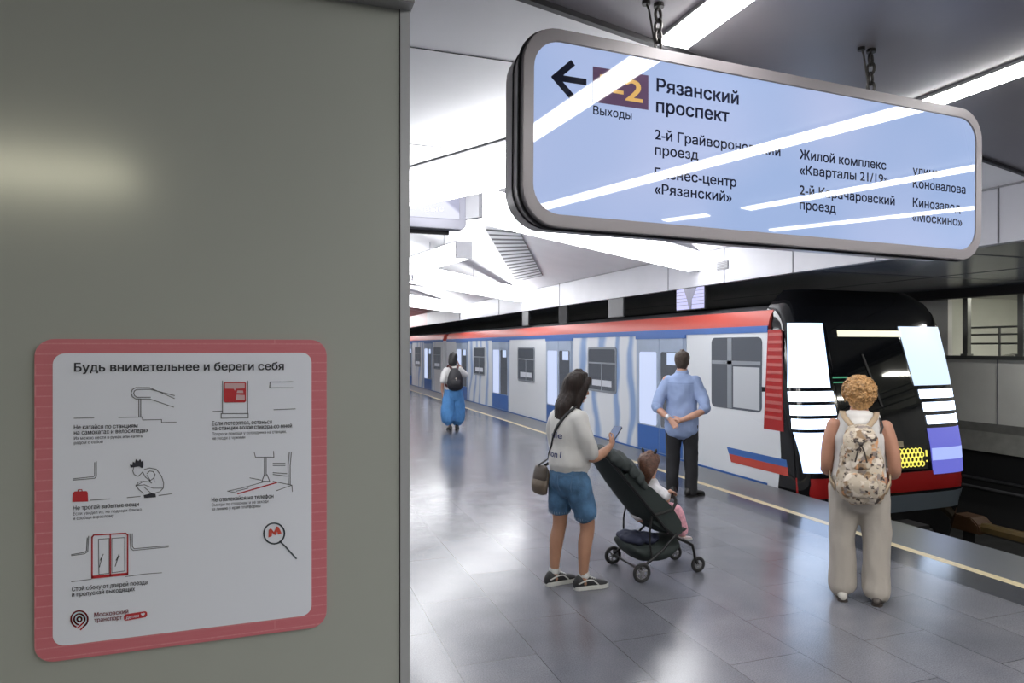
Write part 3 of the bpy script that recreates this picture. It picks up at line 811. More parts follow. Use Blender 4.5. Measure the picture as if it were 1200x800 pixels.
for k in range(5): MB().box((6.18, pg.y - .11, pg.z - .05 + k * .024), (6.187, pg.y + .11, pg.z - .04 + k * .024)).build('slat', mat('louvre_dark', (.10, .10, .11), .5), sg)
# ================================================================ TRAIN
CX, HW = 7.5, 1.4
t_black = mat('cab_black', (.006, .006, .007), .08, spec=.6)
t_dark = mat('underframe_black', (.012, .012, .013), .6)
t_red = mat('train_red', (.44, .05, .032), .5)
t_redm = mat('train_red_deep', (.33, .012, .012), .3)
t_blue = mat('train_blue', (.035, .115, .36), .35)
t_grey = mat('door_bluegrey', (.30, .36, .47), .35, var=.1, vscale=2)
t_glass = mat('train_glass_glow', (.03, .035, .045), .05, spec=.7, emit=(.10, .11, .13), estr=.55)  # light of the car interior put into the glass as a faint glow
t_frame = mat('window_frame_grey', (.22, .24, .27), .4)
lit_pane = emis('lit_door_pane', (.60, .69, .95), .95)
screen_p = emis('door_screen', (.6, .72, 1), .9)
def livery():
    m = mat('train_livery', (.62, .64, .67), .33)
    nt = m.node_tree; b = nt.nodes['Principled BSDF']
    tc = nt.nodes.new('ShaderNodeTexCoord')
    mp = nt.nodes.new('ShaderNodeMapping'); mp.inputs['Scale'].default_value = (0, .9, .75); nt.links.new(tc.outputs['Object'], mp.inputs[0])
    w = nt.nodes.new('ShaderNodeTexWave'); w.wave_type = 'RINGS'; w.rings_direction = 'X'; w.inputs['Scale'].default_value = .55; w.inputs['Distortion'].default_value = 7; w.inputs['Detail'].default_value = 2.5; w.inputs['Detail Scale'].default_value = 1.1
    nt.links.new(mp.outputs[0], w.inputs['Vector'])
    r = nt.nodes.new('ShaderNodeValToRGB'); r.color_ramp.elements[0].position = .48; r.color_ramp.elements[0].color = (.62, .64, .67, 1)
    r.color_ramp.elements[1].position = .95; r.color_ramp.elements[1].color = (.22, .32, .53, 1)
    e = r.color_ramp.elements.new(.72); e.color = (.46, .52, .62, 1)
    nt.links.new(w.outputs['Fac'], r.inputs[0])
    # printed pattern only on some bays
    sx = nt.nodes.new('ShaderNodeSeparateXYZ'); nt.links.new(tc.outputs['Object'], sx.inputs[0])
    mr = nt.nodes.new('ShaderNodeMath'); mr.operation = 'PINGPONG'; mr.inputs[1].default_value = 4.25
    ad = nt.nodes.new('ShaderNodeMath'); ad.operation = 'ADD'; ad.inputs[1].default_value = -12.0 + 34.0
    nt.links.new(sx.outputs['Y'], ad.inputs[0]); nt.links.new(ad.outputs[0], mr.inputs[0])
    rr = nt.nodes.new('ShaderNodeMapRange'); rr.inputs['From Min'].default_value = 1.55; rr.inputs['From Max'].default_value = 2.2; rr.inputs['To Min'].default_value = 1; rr.inputs['To Max'].default_value = 0
    nt.links.new(mr.outputs[0], rr.inputs['Value'])
    mx = nt.nodes.new('ShaderNodeMix'); mx.data_type = 'RGBA'; mx.inputs[6].default_value = (.62, .64, .67, 1)
    nt.links.new(rr.outputs[0], mx.inputs[0]); nt.links.new(r.outputs[0], mx.inputs[7]); nt.links.new(mx.outputs[2], b.inputs['Base Color'])
    return m
liv = livery()
PROF = [(-1.33, -.78), (-1.38, -.5), (-1.4, 0), (-1.4, 1.2), (-1.395, 2.03)]
ROOF = [(-1.395, 2.03), (-1.385, 2.10), (-1.36, 2.20), (-1.30, 2.285), (1.30, 2.285), (1.36, 2.20), (1.385, 2.10), (1.395, 2.03)]
ROOF_TOP = [(-1.30, 2.27), (-1.29, 2.29), (-1.1, 2.345), (-.7, 2.40), (0, 2.425), (.7, 2.40), (1.1, 2.345), (1.29, 2.29), (1.30, 2.27)]
def both(pr): return pr
def car(y0, y1, label, doors, windows, cab=False):
    root = thing('train_car', label, 'train', (CX, (y0 + y1) / 2, -.8))
    ys = y0
    # side shell (near and far) as one continuous body with the floor
    sec = PROF + [(-a, b) for a, b in PROF[::-1]]
    rings = [[Vector((CX + a, y, b)) for a, b in sec] for y in (y0, y1)]
    MB().sweep(rings).build('body', liv, root, smooth=True)
    rr = ROOF
    MB().sweep([[Vector((CX + a, y, b)) for a, b in rr] for y in (y0, y1)]).build('roof_edge', t_red, root, smooth=True)
    MB().sweep([[Vector((CX + a, y, b)) for a, b in ROOF_TOP] for y in (y0, y1)]).build('roof', mat('roof_grey', (.045, .045, .05), .6), root, smooth=True)
    mb = MB()
    for s in (-1, 1):
        xa = CX + s * 1.405
        mb.box((min(xa, xa - s * .02), y0, 1.985), (max(xa, xa - s * .02), y1, 2.075))
    mb.build('cant_rail', t_blue, root)
    mb = MB()
    for s in (-1, 1):
        xa = CX + s * 1.408; mb.box((min(xa, xa - s * .03), y0, -.06), (max(xa, xa - s * .03), y1, .015))
    mb.build('sill_stripe', t_blue, root)
    mb = MB().box((CX - 1.2, y0 + .3, -1.05), (CX + 1.2, y1 - .3, -.79)); mb.build('underframe', t_dark, root)
    X = CX - 1.4
    for i, c in enumerate(doors):
        for side in (-1, 1):
            xs = CX + side * 1.4
            # door recess surround
            if side == -1:
                MB().box((xs - .004, c - .78, 0.015), (xs + .02, c + .78, 1.985)).build('door_surround', t_grey, root)
            for k, (a, b_) in enumerate(((c + .005, c + .70), (c - .70, c - .005))):
                o = MB().box((xs + (-.018 if side < 0 else -.01), a, .03), (xs + (.01 if side < 0 else .018), b_, 1.93)).build('door_leaf', t_grey, root, bevel=.004)
                if side < 0:
                    MB().box((xs - .019, a + .001, .03), (xs - .0175, b_ - .001, .44)).build('kick_panel', t_blue, o)
                    MB().prism(rrect(a + .07, .46, b_ - .06, 1.71, .04, 4), 0, .006, lambda p, q, d: Vector((xs - .018 - d, p, q))).build('pane', lit_pane if k == 0 else t_glass, o)
                    if k == 1: MB().box((xs - .026, a + .12, 1.50), (xs - .0235, b_ - .25, 1.70)).build('screen', screen_p, o)
            if side == -1:
                MB().box((xs - .022, c - .78, 1.93), (xs, c + .78, 1.985)).build('door_header', t_blue, root)
    for c in windows:
        w = .62
        fr = MB(); f = lambda p, q, d: Vector((X - d, p, q))
        fr.frame(rrect(c - w, .90, c + w, 1.79, .07, 5), rrect(c - w + .04, .94, c + w - .04, 1.75, .05, 5), -.01, .014, f)
        o = fr.build('window', t_frame, root)
        MB().prism(rrect(c - w + .035, .935, c + w - .035, 1.755, .05, 5), -.01, .007, f).build('pane', t_glass, o)
        mb = MB(); mb.prism([(c - w + .04, 1.46), (c + w - .04, 1.46), (c + w - .04, 1.49), (c - w + .04, 1.49)], .006, .012, f); mb.prism([(c - .012, .94), (c + .012, .94), (c + .012, 1.46), (c - .012, 1.46)], .006, .012, f)
        mb.build('glazing_bar', t_frame, o)
        # seat back laid on the pane, interior light put in as its glow
        MB().prism([(c - .42, 1.02), (c + .42, 1.02), (c + .42, 1.14), (c - .42, 1.14)], .0075, .0085, f).build('seat_back', mat('glowing_seat', (.35, .36, .40), .5, emit=(.5, .52, .6), estr=.25), o)
    return root
car1 = car(7.35, 25.05, 'front train car with red roof, white and blue sides and black lit cab face', [10.0, 14.3, 18.55, 22.8], [12.15, 16.45, 20.7], True)
car2 = car(25.65, 43.4, 'second train car, behind the gangway gap near the walker in blue trousers', [28.3, 32.6, 36.9, 41.1], [26.6, 30.5, 34.7, 39.0])
gw = thing('gangway', 'black rubber gangway joining the front and second train cars', 'gangway', (CX, 25.35, -.5))
mb = MB()
for k in range(6):
    y = 25.06 + k * .1
    mb.prism([(-1.2, -.5), (1.2, -.5), (1.25, 1.9), (1.0, 2.3), (-1.0, 2.3), (-1.25, 1.9)], y, y + .06, lambda a, b, d: Vector((CX + a, d, b)))
mb.box((CX - 1.1, 25.06, -.4), (CX + 1.1, 25.64, 2.2)); mb.build('bellows', t_dark, gw)
# two more cars tail away into the tunnel
# --- cab nose of the front car
def yf(z):
    K = [(-.85, 6.80), (-.35, 6.70), (.0, 6.66), (.5, 6.70), (1.26, 6.84), (2.1, 7.00), (2.4, 7.10), (2.60, 7.30)]
    if z <= K[0][0]: return K[0][1]
    for (a, b), (c, d) in zip(K[:-1], K[1:]):
        if z <= c: 
            t = (z - a) / (c - a); return b + (d - b) * t
    return K[-1][1]
def wz(z):
    if z < 1.3: return 1.4 - max(0, (-.1 - z)) * .12
    if z < 2.1: return 1.4 - (z - 1.3) * .06
    return 1.352 - (z - 2.1) ** 2 * 1.6
def nose(x, z, o=0):
    w = wz(z); q = min(1, abs(x) / w)
    d = .28 * (1 - (1 - q ** 7) ** (1 / 3.0))
    # surface normal points mostly toward -Y, and outward near the corners
    s = q ** 6
    n = Vector((math.copysign(s, x) * .9, -1, .15)).normalized()
    return Vector((CX + x, yf(z) + d, z)) + n * o
def nose_patch(name, f_l, f_r, z0, z1, m, parent, o0=.0, o1=.012, nx=14, nz=8, **kw):
    mb = MB(); G = []
    for o in (o0, o1):
        G.append([[mb.bm.verts.new(nose(f_l(z0 + (z1 - z0) * j / nz) + (f_r(z0 + (z1 - z0) * j / nz) - f_l(z0 + (z1 - z0) * j / nz)) * i / nx, z0 + (z1 - z0) * j / nz, o)) for i in range(nx + 1)] for j in range(nz + 1)])
    for j in range(nz):
        for i in range(nx):
            mb.bm.faces.new((G[1][j][i], G[1][j][i + 1], G[1][j + 1][i + 1], G[1][j + 1][i]))
    loop = [(0, i) for i in range(nx + 1)] + [(j, nx) for j in range(1, nz + 1)] + [(nz, i) for i in range(nx - 1, -1, -1)] + [(j, 0) for j in range(nz - 1, 0, -1)]
    for k in range(len(loop)):
        a, b = loop[k], loop[(k + 1) % len(loop)]
        mb.bm.faces.new((G[0][a[0]][a[1]], G[0][b[0]][b[1]], G[1][b[0]][b[1]], G[1][a[0]][a[1]]))
    return mb.build(name, m, parent, smooth=True, **kw)
zs = [-.85, -.6, -.35, -.1, .1, .3, .5, .75, 1.0, 1.26, 1.5, 1.8, 2.1, 2.25, 2.4, 2.5, 2.56]
rings = []
for z in zs:
    w = wz(z)
    xs = [w * math.sin(math.pi / 2 * (i / 16.0)) for i in range(-16, 17)]
    ring = [nose(x * .9999, z) for x in xs]
    ring += [Vector((CX + w, 7.5, z)), Vector((CX - w, 7.5, z))]
    rings.append(ring)
cab = MB().sweep(rings).build('cab_nose', t_black, car1, smooth=True)
# side of the cab: red zone, flag band and cab side window on the near side
fs = lambda p, q, d: Vector((CX - 1.4 - d, p, q))
MB().prism([(7.05, .72), (7.42, .72), (7.34, 2.02), (7.1, 2.02)], -.02, .006, fs).build('cab_side_red', t_redm, car1)
mb = MB()
for k in range(12): mb.prism([(7.08, .86 + k * .098), (7.39 - k * .006, .86 + k * .098), (7.388 - k * .006, .90 + k * .098), (7.08, .90 + k * .098)], .006, .009, fs)
mb.build('cab_side_slats', mat('train_red_pale', (.42, .10, .09), .4), car1)
sw = MB().prism(rrect(7.46, .92, 8.56, 1.93, .08, 5), -.01, .006, fs).build('cab_side_window', t_glass, car1)
mb = MB(); mb.prism([(7.48, 1.55), (8.54, 1.55), (8.54, 1.60), (7.48, 1.60)], .006, .012, fs); mb.prism([(8.08, .93), (8.18, .93), (8.18, 1.92), (8.08, 1.92)], .006, .012, fs); mb.build('glazing_bar', t_frame, sw)
MB().prism([(7.50, .95), (8.05, .95), (8.05, 1.52), (7.50, 1.52)], .006, .008, fs).build('cab_door_panel', mat('cab_door_grey', (.42, .44, .47), .4), sw)
MB().prism([(6.98, .28), (8.15, .28), (8.2, .37), (7.0, .37)], -.03, .006, fs).build('flag_band_blue', t_blue, car1)
MB().prism([(6.96, .17), (8.1, .17), (8.15, .28), (6.98, .28)], -.03, .006, fs).build('flag_band_red', t_red, car1)
MB().prism([(7.16, -.06), (7.92, -.06), (7.92, .86), (7.12, .72), (7.10, .4)], -.02, .003, fs).build('cab_side_panel', mat('train_white', (.62, .64, .67), .33), car1)
# windscreen
nose_patch('windscreen', lambda z: -.78 - (z - 1.6) * .02, lambda z: .42 + (1.9 - z) * .15, .98, 2.12, mat('windscreen_glass', (.008, .009, .011), .03, spec=.8), car1, 0, .008)
cl = 1.9
nose_patch('destination_strip', lambda z: -.62, lambda z: .46, 1.93, 2.01, emis('cream_lamp', (1, .96, .72), 1.1), car1, .008, .016, 10, 2)
nose_patch('cab_instrument', lambda z: -.80, lambda z: -.56, 1.395, 1.415, emis('green_lamp', (.05, .5, .25), .5), car1, .008, .013, 4, 1)
nose_patch('cab_instrument', lambda z: -.80, lambda z: -.56, 1.335, 1.35, MATS['green_lamp'], car1, .008, .013, 4, 1)
nose_patch('wiper', lambda z: -.1 - (z - 1.1) * .3, lambda z: -.07 - (z - 1.1) * .3, 1.02, 1.7, t_dark, car1, .009, .02, 1, 8)
# lamp panels
LEDS = 5.0
led_top = emis('lamp_panel_white', (.64, .80, 1), 1.15); led_near = emis('lamp_panel_near', (.52, .70, 1), 2.6); led_str = emis('lamp_strip_white', (.62, .76, 1), LEDS); led_low = emis('lamp_panel_low', (.52, .68, 1), 2.4); led_pur = emis('lamp_panel_violet', (.16, .17, .75), .85)
def lerp_f(z0, a, z1, b): return lambda z: a + (b - a) * (z - z0) / (z1 - z0)
def lamp(name, zt, lt, rt, zb, lb, rb, m, label): return nose_patch(name, lerp_f(zb, lb, zt, lt), lerp_f(zb, rb, zt, rt), zb, zt, m, car1, .0, .014, label=label)
lamp('lamp_panel', 2.10, -1.30, -.84, 1.28, -1.385, -.86, led_near, 'tall white lamp panel on the platform side')
lamp('lamp_panel', 2.07, .44, 1.22, 1.28, .56, 1.36, led_top, 'tall pale blue lamp panel on the far side')
for i, z in enumerate((1.11, .94, .77)):
    lamp('lamp_strip', z + .125, -1.385, -.83, z, -1.388, -.82, led_str, 'white lamp strip on the platform side')
    lamp('lamp_strip', z + .115, .62 + i * .03, 1.385, z, .63 + i * .03, 1.388, led_str, 'white lamp strip on the far side')
lamp('lamp_panel', .73, -1.385, -.80, .24, -1.34, -.72, led_low, 'low white lamp panel on the platform side')
p_ = lamp('lamp_panel', .72, .66, 1.385, .12, .69, 1.36, led_pur, 'low violet lamp panel on the far side')
nose_patch('lamp_bar', lambda z: .68, lambda z: 1.375, .30, .46, emis('lamp_bar_blue', (.42, .52, 1), 1.0), car1, .014, .018, 10, 2)
# route number board: yellow honeycomb of dots
rb = nose_patch('route_board', lambda z: -.02, lambda z: .60, .20, .52, t_dark, car1, 0, .012)
mb = MB(); yl = emis('board_yellow', (.85, .78, .12), 1.2)
for j in range(4):
    for i in range(8):
        x = .02 + i * .068 + (j % 2) * .034; z = .27 + j * .058
        if i == 7 and j % 2: continue
        P = [nose(x + .033 * math.cos(R(60 * k + 30)), z + .033 * math.sin(R(60 * k + 30)), .018) for k in range(6)]
        mb.tube(P, .0065, 6, closed=True)
mb.tube([nose(.575, .44, .018), nose(.575, .36, .018)], .011, 6); mb.ball(nose(.575, .30, .018), .012, 8)
mb.build('lit_dots', yl, rb)
nose_patch('route_board_lamp', lambda z: .0, lambda z: .19, .50, .575, mat('cream_cover', (.42, .36, .24), .4), car1, 0, .02, 4, 2)
nose_patch('nose_band_red', lambda z: -1.39, lambda z: 1.38, -.08, .17, t_redm, car1, 0, .006, 20, 4)
nose_patch('bumper', lambda z: -1.36, lambda z: 1.35, -.34, -.12, mat('bumper_grey', (.10, .125, .15), .35), car1, 0, .01, 20, 4)
MB().box((CX - .35, 6.35, -.75), (CX + .35, 6.9, -.45)).build('coupler', t_dark, car1, bevel=.05)
for y in (8.6, 10.6, 22.0, 24.0):
    for s in (-1, 1): MB().tube([(CX + s * .69, y, -.672), (CX + s * .83, y, -.672)], .42, 24).build('wheel', t_dark, car1)
# rails
steel = mat('rail_steel', (.10, .085, .07), .35, metal=.8)
for s, lab in ((-1, 'running rail on the platform side of the track bed'), (1, 'running rail on the far side of the track bed')):
    x = CX + s * .76
    sec = [(-.07, 0), (.07, 0), (.07, .012), (.012, .03), (.012, .11), (.035, .12), (.035, .155), (-.035, .155), (-.035, .12), (-.012, .11), (-.012, .03), (-.07, .012)]
    tag(MB().prism(sec, -8, 60, lambda a, b, d: Vector((x + a, d, -1.25 + b))).build('running_rail', steel), lab, 'rail')
tr = thing('third_rail', 'yellow brown covered power rail with bracket hood along the far side of the pit', 'rail', (9.25, 5, -1.25))
cover = mat('rail_cover', (.085, .055, .016), .5, var=.25, vscale=8)
MB().prism([(-.10, -.02), (.10, -.02), (.10, .05), (.05, .085), (-.05, .085), (-.10, .05)], -8, 60, lambda a, b, d: Vector((9.25 + a, d, -.72 + b))).build('cover', cover, tr)
hood = mat('bracket_hood', (.06, .026, .009), .55)
for y in (-3.0, .3, 3.6, 6.98, 10.2):
    pr = [(-.26, -.06), (.26, -.06), (.24, .06), (.14, .15), (-.14, .15), (-.24, .06)]
    MB().prism(pr, 9.10, 9.40, lambda a, b, d: Vector((d, y + a, -.72 + b))).build('bracket_hood', hood, tr, bevel=.015)
    MB().box((9.2, y - .05, -1.25), (9.3, y + .05, -.72)).build('bracket', t_dark, tr)
cb = thing('cable_run', 'thin dark cable run along the far pit wall', 'cable', (10.85, 5, -.5))
for z in (-.35, -.5): MB().tube([(10.86, -8, z), (10.86, 60, z)], .025, 8).build('cable', mat('cable_grey', (.06, .06, .065), .5), cb)
# ================================================================ PEOPLE
V = Vector
skin_tan = mat('skin_tan', (.36, .185, .115), .5, var=.06, vscale=9)
skin_m = mat('skin_fair', (.50, .27, .19), .5, var=.06, vscale=9)
skin_b = mat('skin_sunned', (.42, .21, .14), .5, var=.06, vscale=9)
eye_w = mat('eye_white', (.8, .8, .78), .25); eye_d = mat('eye_iris', (.05, .03, .02), .2); lip_m = mat('lip', (.38, .12, .10), .5)

def head(B, c, H, M, nose_=True):
    """c: chin-level centre of the neck, H: head height, M: rotation"""
    S = [(.0, .30, .06, .10), (.08, .385, -.02, .19), (.2, .42, -.12, .265), (.35, .43, -.30, .31), (.5, .435, -.42, .335), (.65, .44, -.46, .345), (.8, .40, -.44, .32), (.92, .27, -.32, .235), (.985, .08, -.14, .11)]
    secs = []
    for z, f, b, w in S:
        secs.append((c + M @ V((0, (f + b) / 2 * H, z * H)), M @ V((w * H, 0, 0)), M @ V((0, (f - b) / 2 * H, 0))))
    B.loft(secs, 20, 3)
    P = lambda x, y, z: c + M @ V((x * H, y * H, z * H))
    B.limb([(P(0, .42, .53), .03 * H), (P(0, .50, .40), .05 * H), (P(0, .505, .345), .055 * H), (P(0, .44, .31), .05 * H)], 8, 3)
    B.ball(P(0, .40, .20), (.10 * H, .06 * H, .05 * H), 10, M)      # lips mass
    B.ball(P(0, .36, .06), (.10 * H, .08 * H, .07 * H), 10, M)      # chin
    for s in (-1, 1):
        B.ball(P(s * .345, -.03, .43), (.035 * H, .075 * H, .13 * H), 10, M)   # ears
        B.ball(P(s * .16, .37, .585), (.11 * H, .07 * H, .035 * H), 8, M)       # brow ridge
        B.ball(P(s * .19, .33, .34), (.09 * H, .08 * H, .09 * H), 8, M)         # cheeks
    return P

def face_parts(root, P, H, M, hairm):
    e = MB(); i = MB(); br = MB()
    for s in (-1, 1):
        e.ball(P(s * .16, .395, .50), .058 * H, 10); i.ball(P(s * .165, .437, .50), (.026 * H, .018 * H, .028 * H), 8, M)
        br.limb([(P(s * .07, .455, .61), .014 * H), (P(s * .16, .45, .63), .016 * H), (P(s * .25, .40, .60), .010 * H)], 6, 2)
    eo = e.build('eyes', eye_w, root, smooth='all', world=False); i.build('irises', eye_d, eo, smooth='all', world=False)
    br.build('eyebrows', hairm, root, smooth='all', world=False)
    l = MB(); l.ball(P(0, .452, .215), (.085 * H, .02 * H, .02 * H), 10, M); l.ball(P(0, .45, .185), (.07 * H, .02 * H, .02 * H), 10, M)
    l.build('lips', lip_m, root, smooth='all', world=False)

def hand(B, w, f, pn, th, curl=.35, s=1.0, thumb_curl=.3):
    """w wrist, f finger direction, pn palm facing, th thumb side; curl per joint"""
    f = V(f).normalized(); th = V(th); th = (th - f * th.dot(f)).normalized(); pn0 = V(pn); pn = f.cross(th)
    if pn.dot(pn0) < 0: pn = -pn
    B.loft([(w - f * .02 * s, th * .024 * s, pn * .019 * s), (w + f * .01 * s, th * .026 * s, pn * .017 * s), (w + f * .045 * s, th * .038 * s, pn * .015 * s), (w + f * .085 * s, th * .040 * s, pn * .012 * s)], 12, 3)
    for k, (lat, L, st) in enumerate(((.029, .068, .082), (.010, .078, .088), (-.010, .071, .086), (-.028, .055, .078))):
        p = w + f * st * s + th * lat * s
        spread = th * (lat * 1.2)
        pts = [(p - f * .012 * s, .0085 * s)]; d = (f + spread).normalized(); a = curl * .6
        for sgm, fr in enumerate((.45, .30, .25)):
            d2 = (d * math.cos(a) + pn * math.sin(a)); 
            p = p + d2 * L * fr * s; pts.append((p, (.0085 - .0009 * (sgm + 1)) * s))
            # rotate frame
            pn_l = (pn * math.cos(a) - d * math.sin(a)); d = d2
            a = curl * (1 + .12 * k); pn = pn_l
        B.limb(pts, 8, 2)
        pn = f.cross(th)
        if pn.dot(pn0) < 0: pn = -pn
    p = w + f * .022 * s + th * .022 * s; d = (f * .65 + th * .8 + pn * .25).normalized()
    pts = [(p, .013 * s), (p + d * .03 * s, .0115 * s)]
    p = p + d * .036 * s; d = (d + f * .55 + pn * thumb_curl - th * .3).normalized(); pts.append((p + d * .02 * s, .0100 * s)); pts.append((p + d * .038 * s, .0078 * s))
    B.limb(pts, 8, 2)

def torso(B, secs, mg=0.0, n=20):
    B.loft([(V((x, y, z)), V((hw + mg, 0, 0)), V((0, hd + mg, 0))) for z, hw, hd, y, x in secs], n, 4)

def lhalf(z, hw, hd, y=0, x=0): return (z, hw, hd, y, x)

def shoe(root, name, heel, yaw, L, m_up, m_sole, style='shoe', stripe=None, label=None):
    """heel: point on the ground under the ankle; built along its own foot direction"""
    Mz = Matrix.Translation(V(heel)) @ Matrix.Rotation(yaw, 4, 'Z')
    k = L / .27
    T = lambda x, y, z: Mz @ V((x * k, y * k, z * k))
    R3 = Mz.to_3x3()
    b = MB()
    prof = [(-.075, .028, .085), (-.055, .036, .108), (-.01, .038, .115), (.04, .038, .095), (.09, .042, .07), (.135, .043, .058), (.17, .036, .048), (.188, .022, .038)] if style != 'flat' else [(-.075, .028, .065), (-.055, .035, .075), (-.01, .037, .075), (.04, .038, .068), (.09, .042, .058), (.135, .043, .05), (.17, .036, .042), (.188, .022, .034)]
    b.loft([(T(0, y, .014 + (h - .014) / 2), R3 @ V((w * k, 0, 0)), V((0, 0, (h - .014) / 2 * k))) for y, w, h in prof], 16, 3)
    me = fuse(b, .006, 2)
    o = link(name, me, m_up, root, 'all', False, label)
    out = [(-.085, .0), (-.08, .022), (-.06, .036), (-.01, .040), (.04, .040), (.09, .046), (.14, .047), (.175, .039), (.194, .024), (.20, .0)]
    poly = [(y, x) for y, x in out] + [(y, -x) for y, x in out[-2:0:-1]]
    MB().prism(poly, 0, .030 if style == 'sneaker' else .018, lambda a, c, d: T(c, a, d)).build('sole', m_sole, o, world=False, bevel=.003)
    if style == 'sneaker':
        mb = MB()
        bv = raycast_mesh(me)
        for s in (-1, 1):
            pts = []; nr = []
            for t in range(13):
                y = -.062 + .165 * t / 12; z = .052 + .022 * math.sin(t / 12 * math.pi * 1.0) - (.02 if t > 9 else 0) * (t - 9) / 3
                hit = bv.ray_cast(T(s * .2, y, z), R3 @ V((-s, 0, 0)))
                if hit[0]: pts.append(hit[0] + hit[1] * .0005); nr.append(hit[1])
            if len(pts) > 3: mb.band(pts, .010 * k, .002, nr)
        mb.build('side_stripe', stripe, o, world=False)
        mb = MB()
        for t in range(5):
            y = .02 + .017 * t
            a = []
            for x in (-.022, -.01, .0, .01, .022):
                hit = bv.ray_cast(T(x, y, .3), V((0, 0, -1)))
                if hit[0]: a.append(hit[0] + V((0, 0, .002)))
            if len(a) > 2: mb.tube(a, .003, 5)
        mb.build('laces', stripe, o, world=False)
    return o

def drape(me, p0, p1, axis_dir, n=18, lift=.004):
    """a line from p0 to p1 laid on mesh me, approached along axis_dir"""
    bv = raycast_mesh(me); d = V(axis_dir).normalized(); P = []; N = []
    for i in range(n + 1):
        q = V(p0).lerp(V(p1), i / n)
        h = bv.ray_cast(q - d * .6, d)
        if h[0]: P.append(h[0] + h[1] * lift); N.append(h[1])
    return P, N

def stick_text(me, txt, a, b, cap, axis_dir, lift=.003, bold=.01):
    mb = MB(); a, b = V(a), V(b)
    add_text(mb, txt, a, b, V((0, 0, 1)), cap, V((0, 0, 0)), bold)
    bmesh.ops.subdivide_edges(mb.bm, edges=[e for e in mb.bm.edges if e.calc_length() > .01], cuts=1)
    bv = raycast_mesh(me); d = V(axis_dir).normalized()
    for v in mb.bm.verts:
        h = bv.ray_cast(v.co - d * .6, d)
        if h[0]: v.co = h[0] + h[1] * lift
    return mb

def rotx(a): return Matrix.Rotation(a, 3, 'X')
def rotz(a): return Matrix.Rotation(a, 3, 'Z')

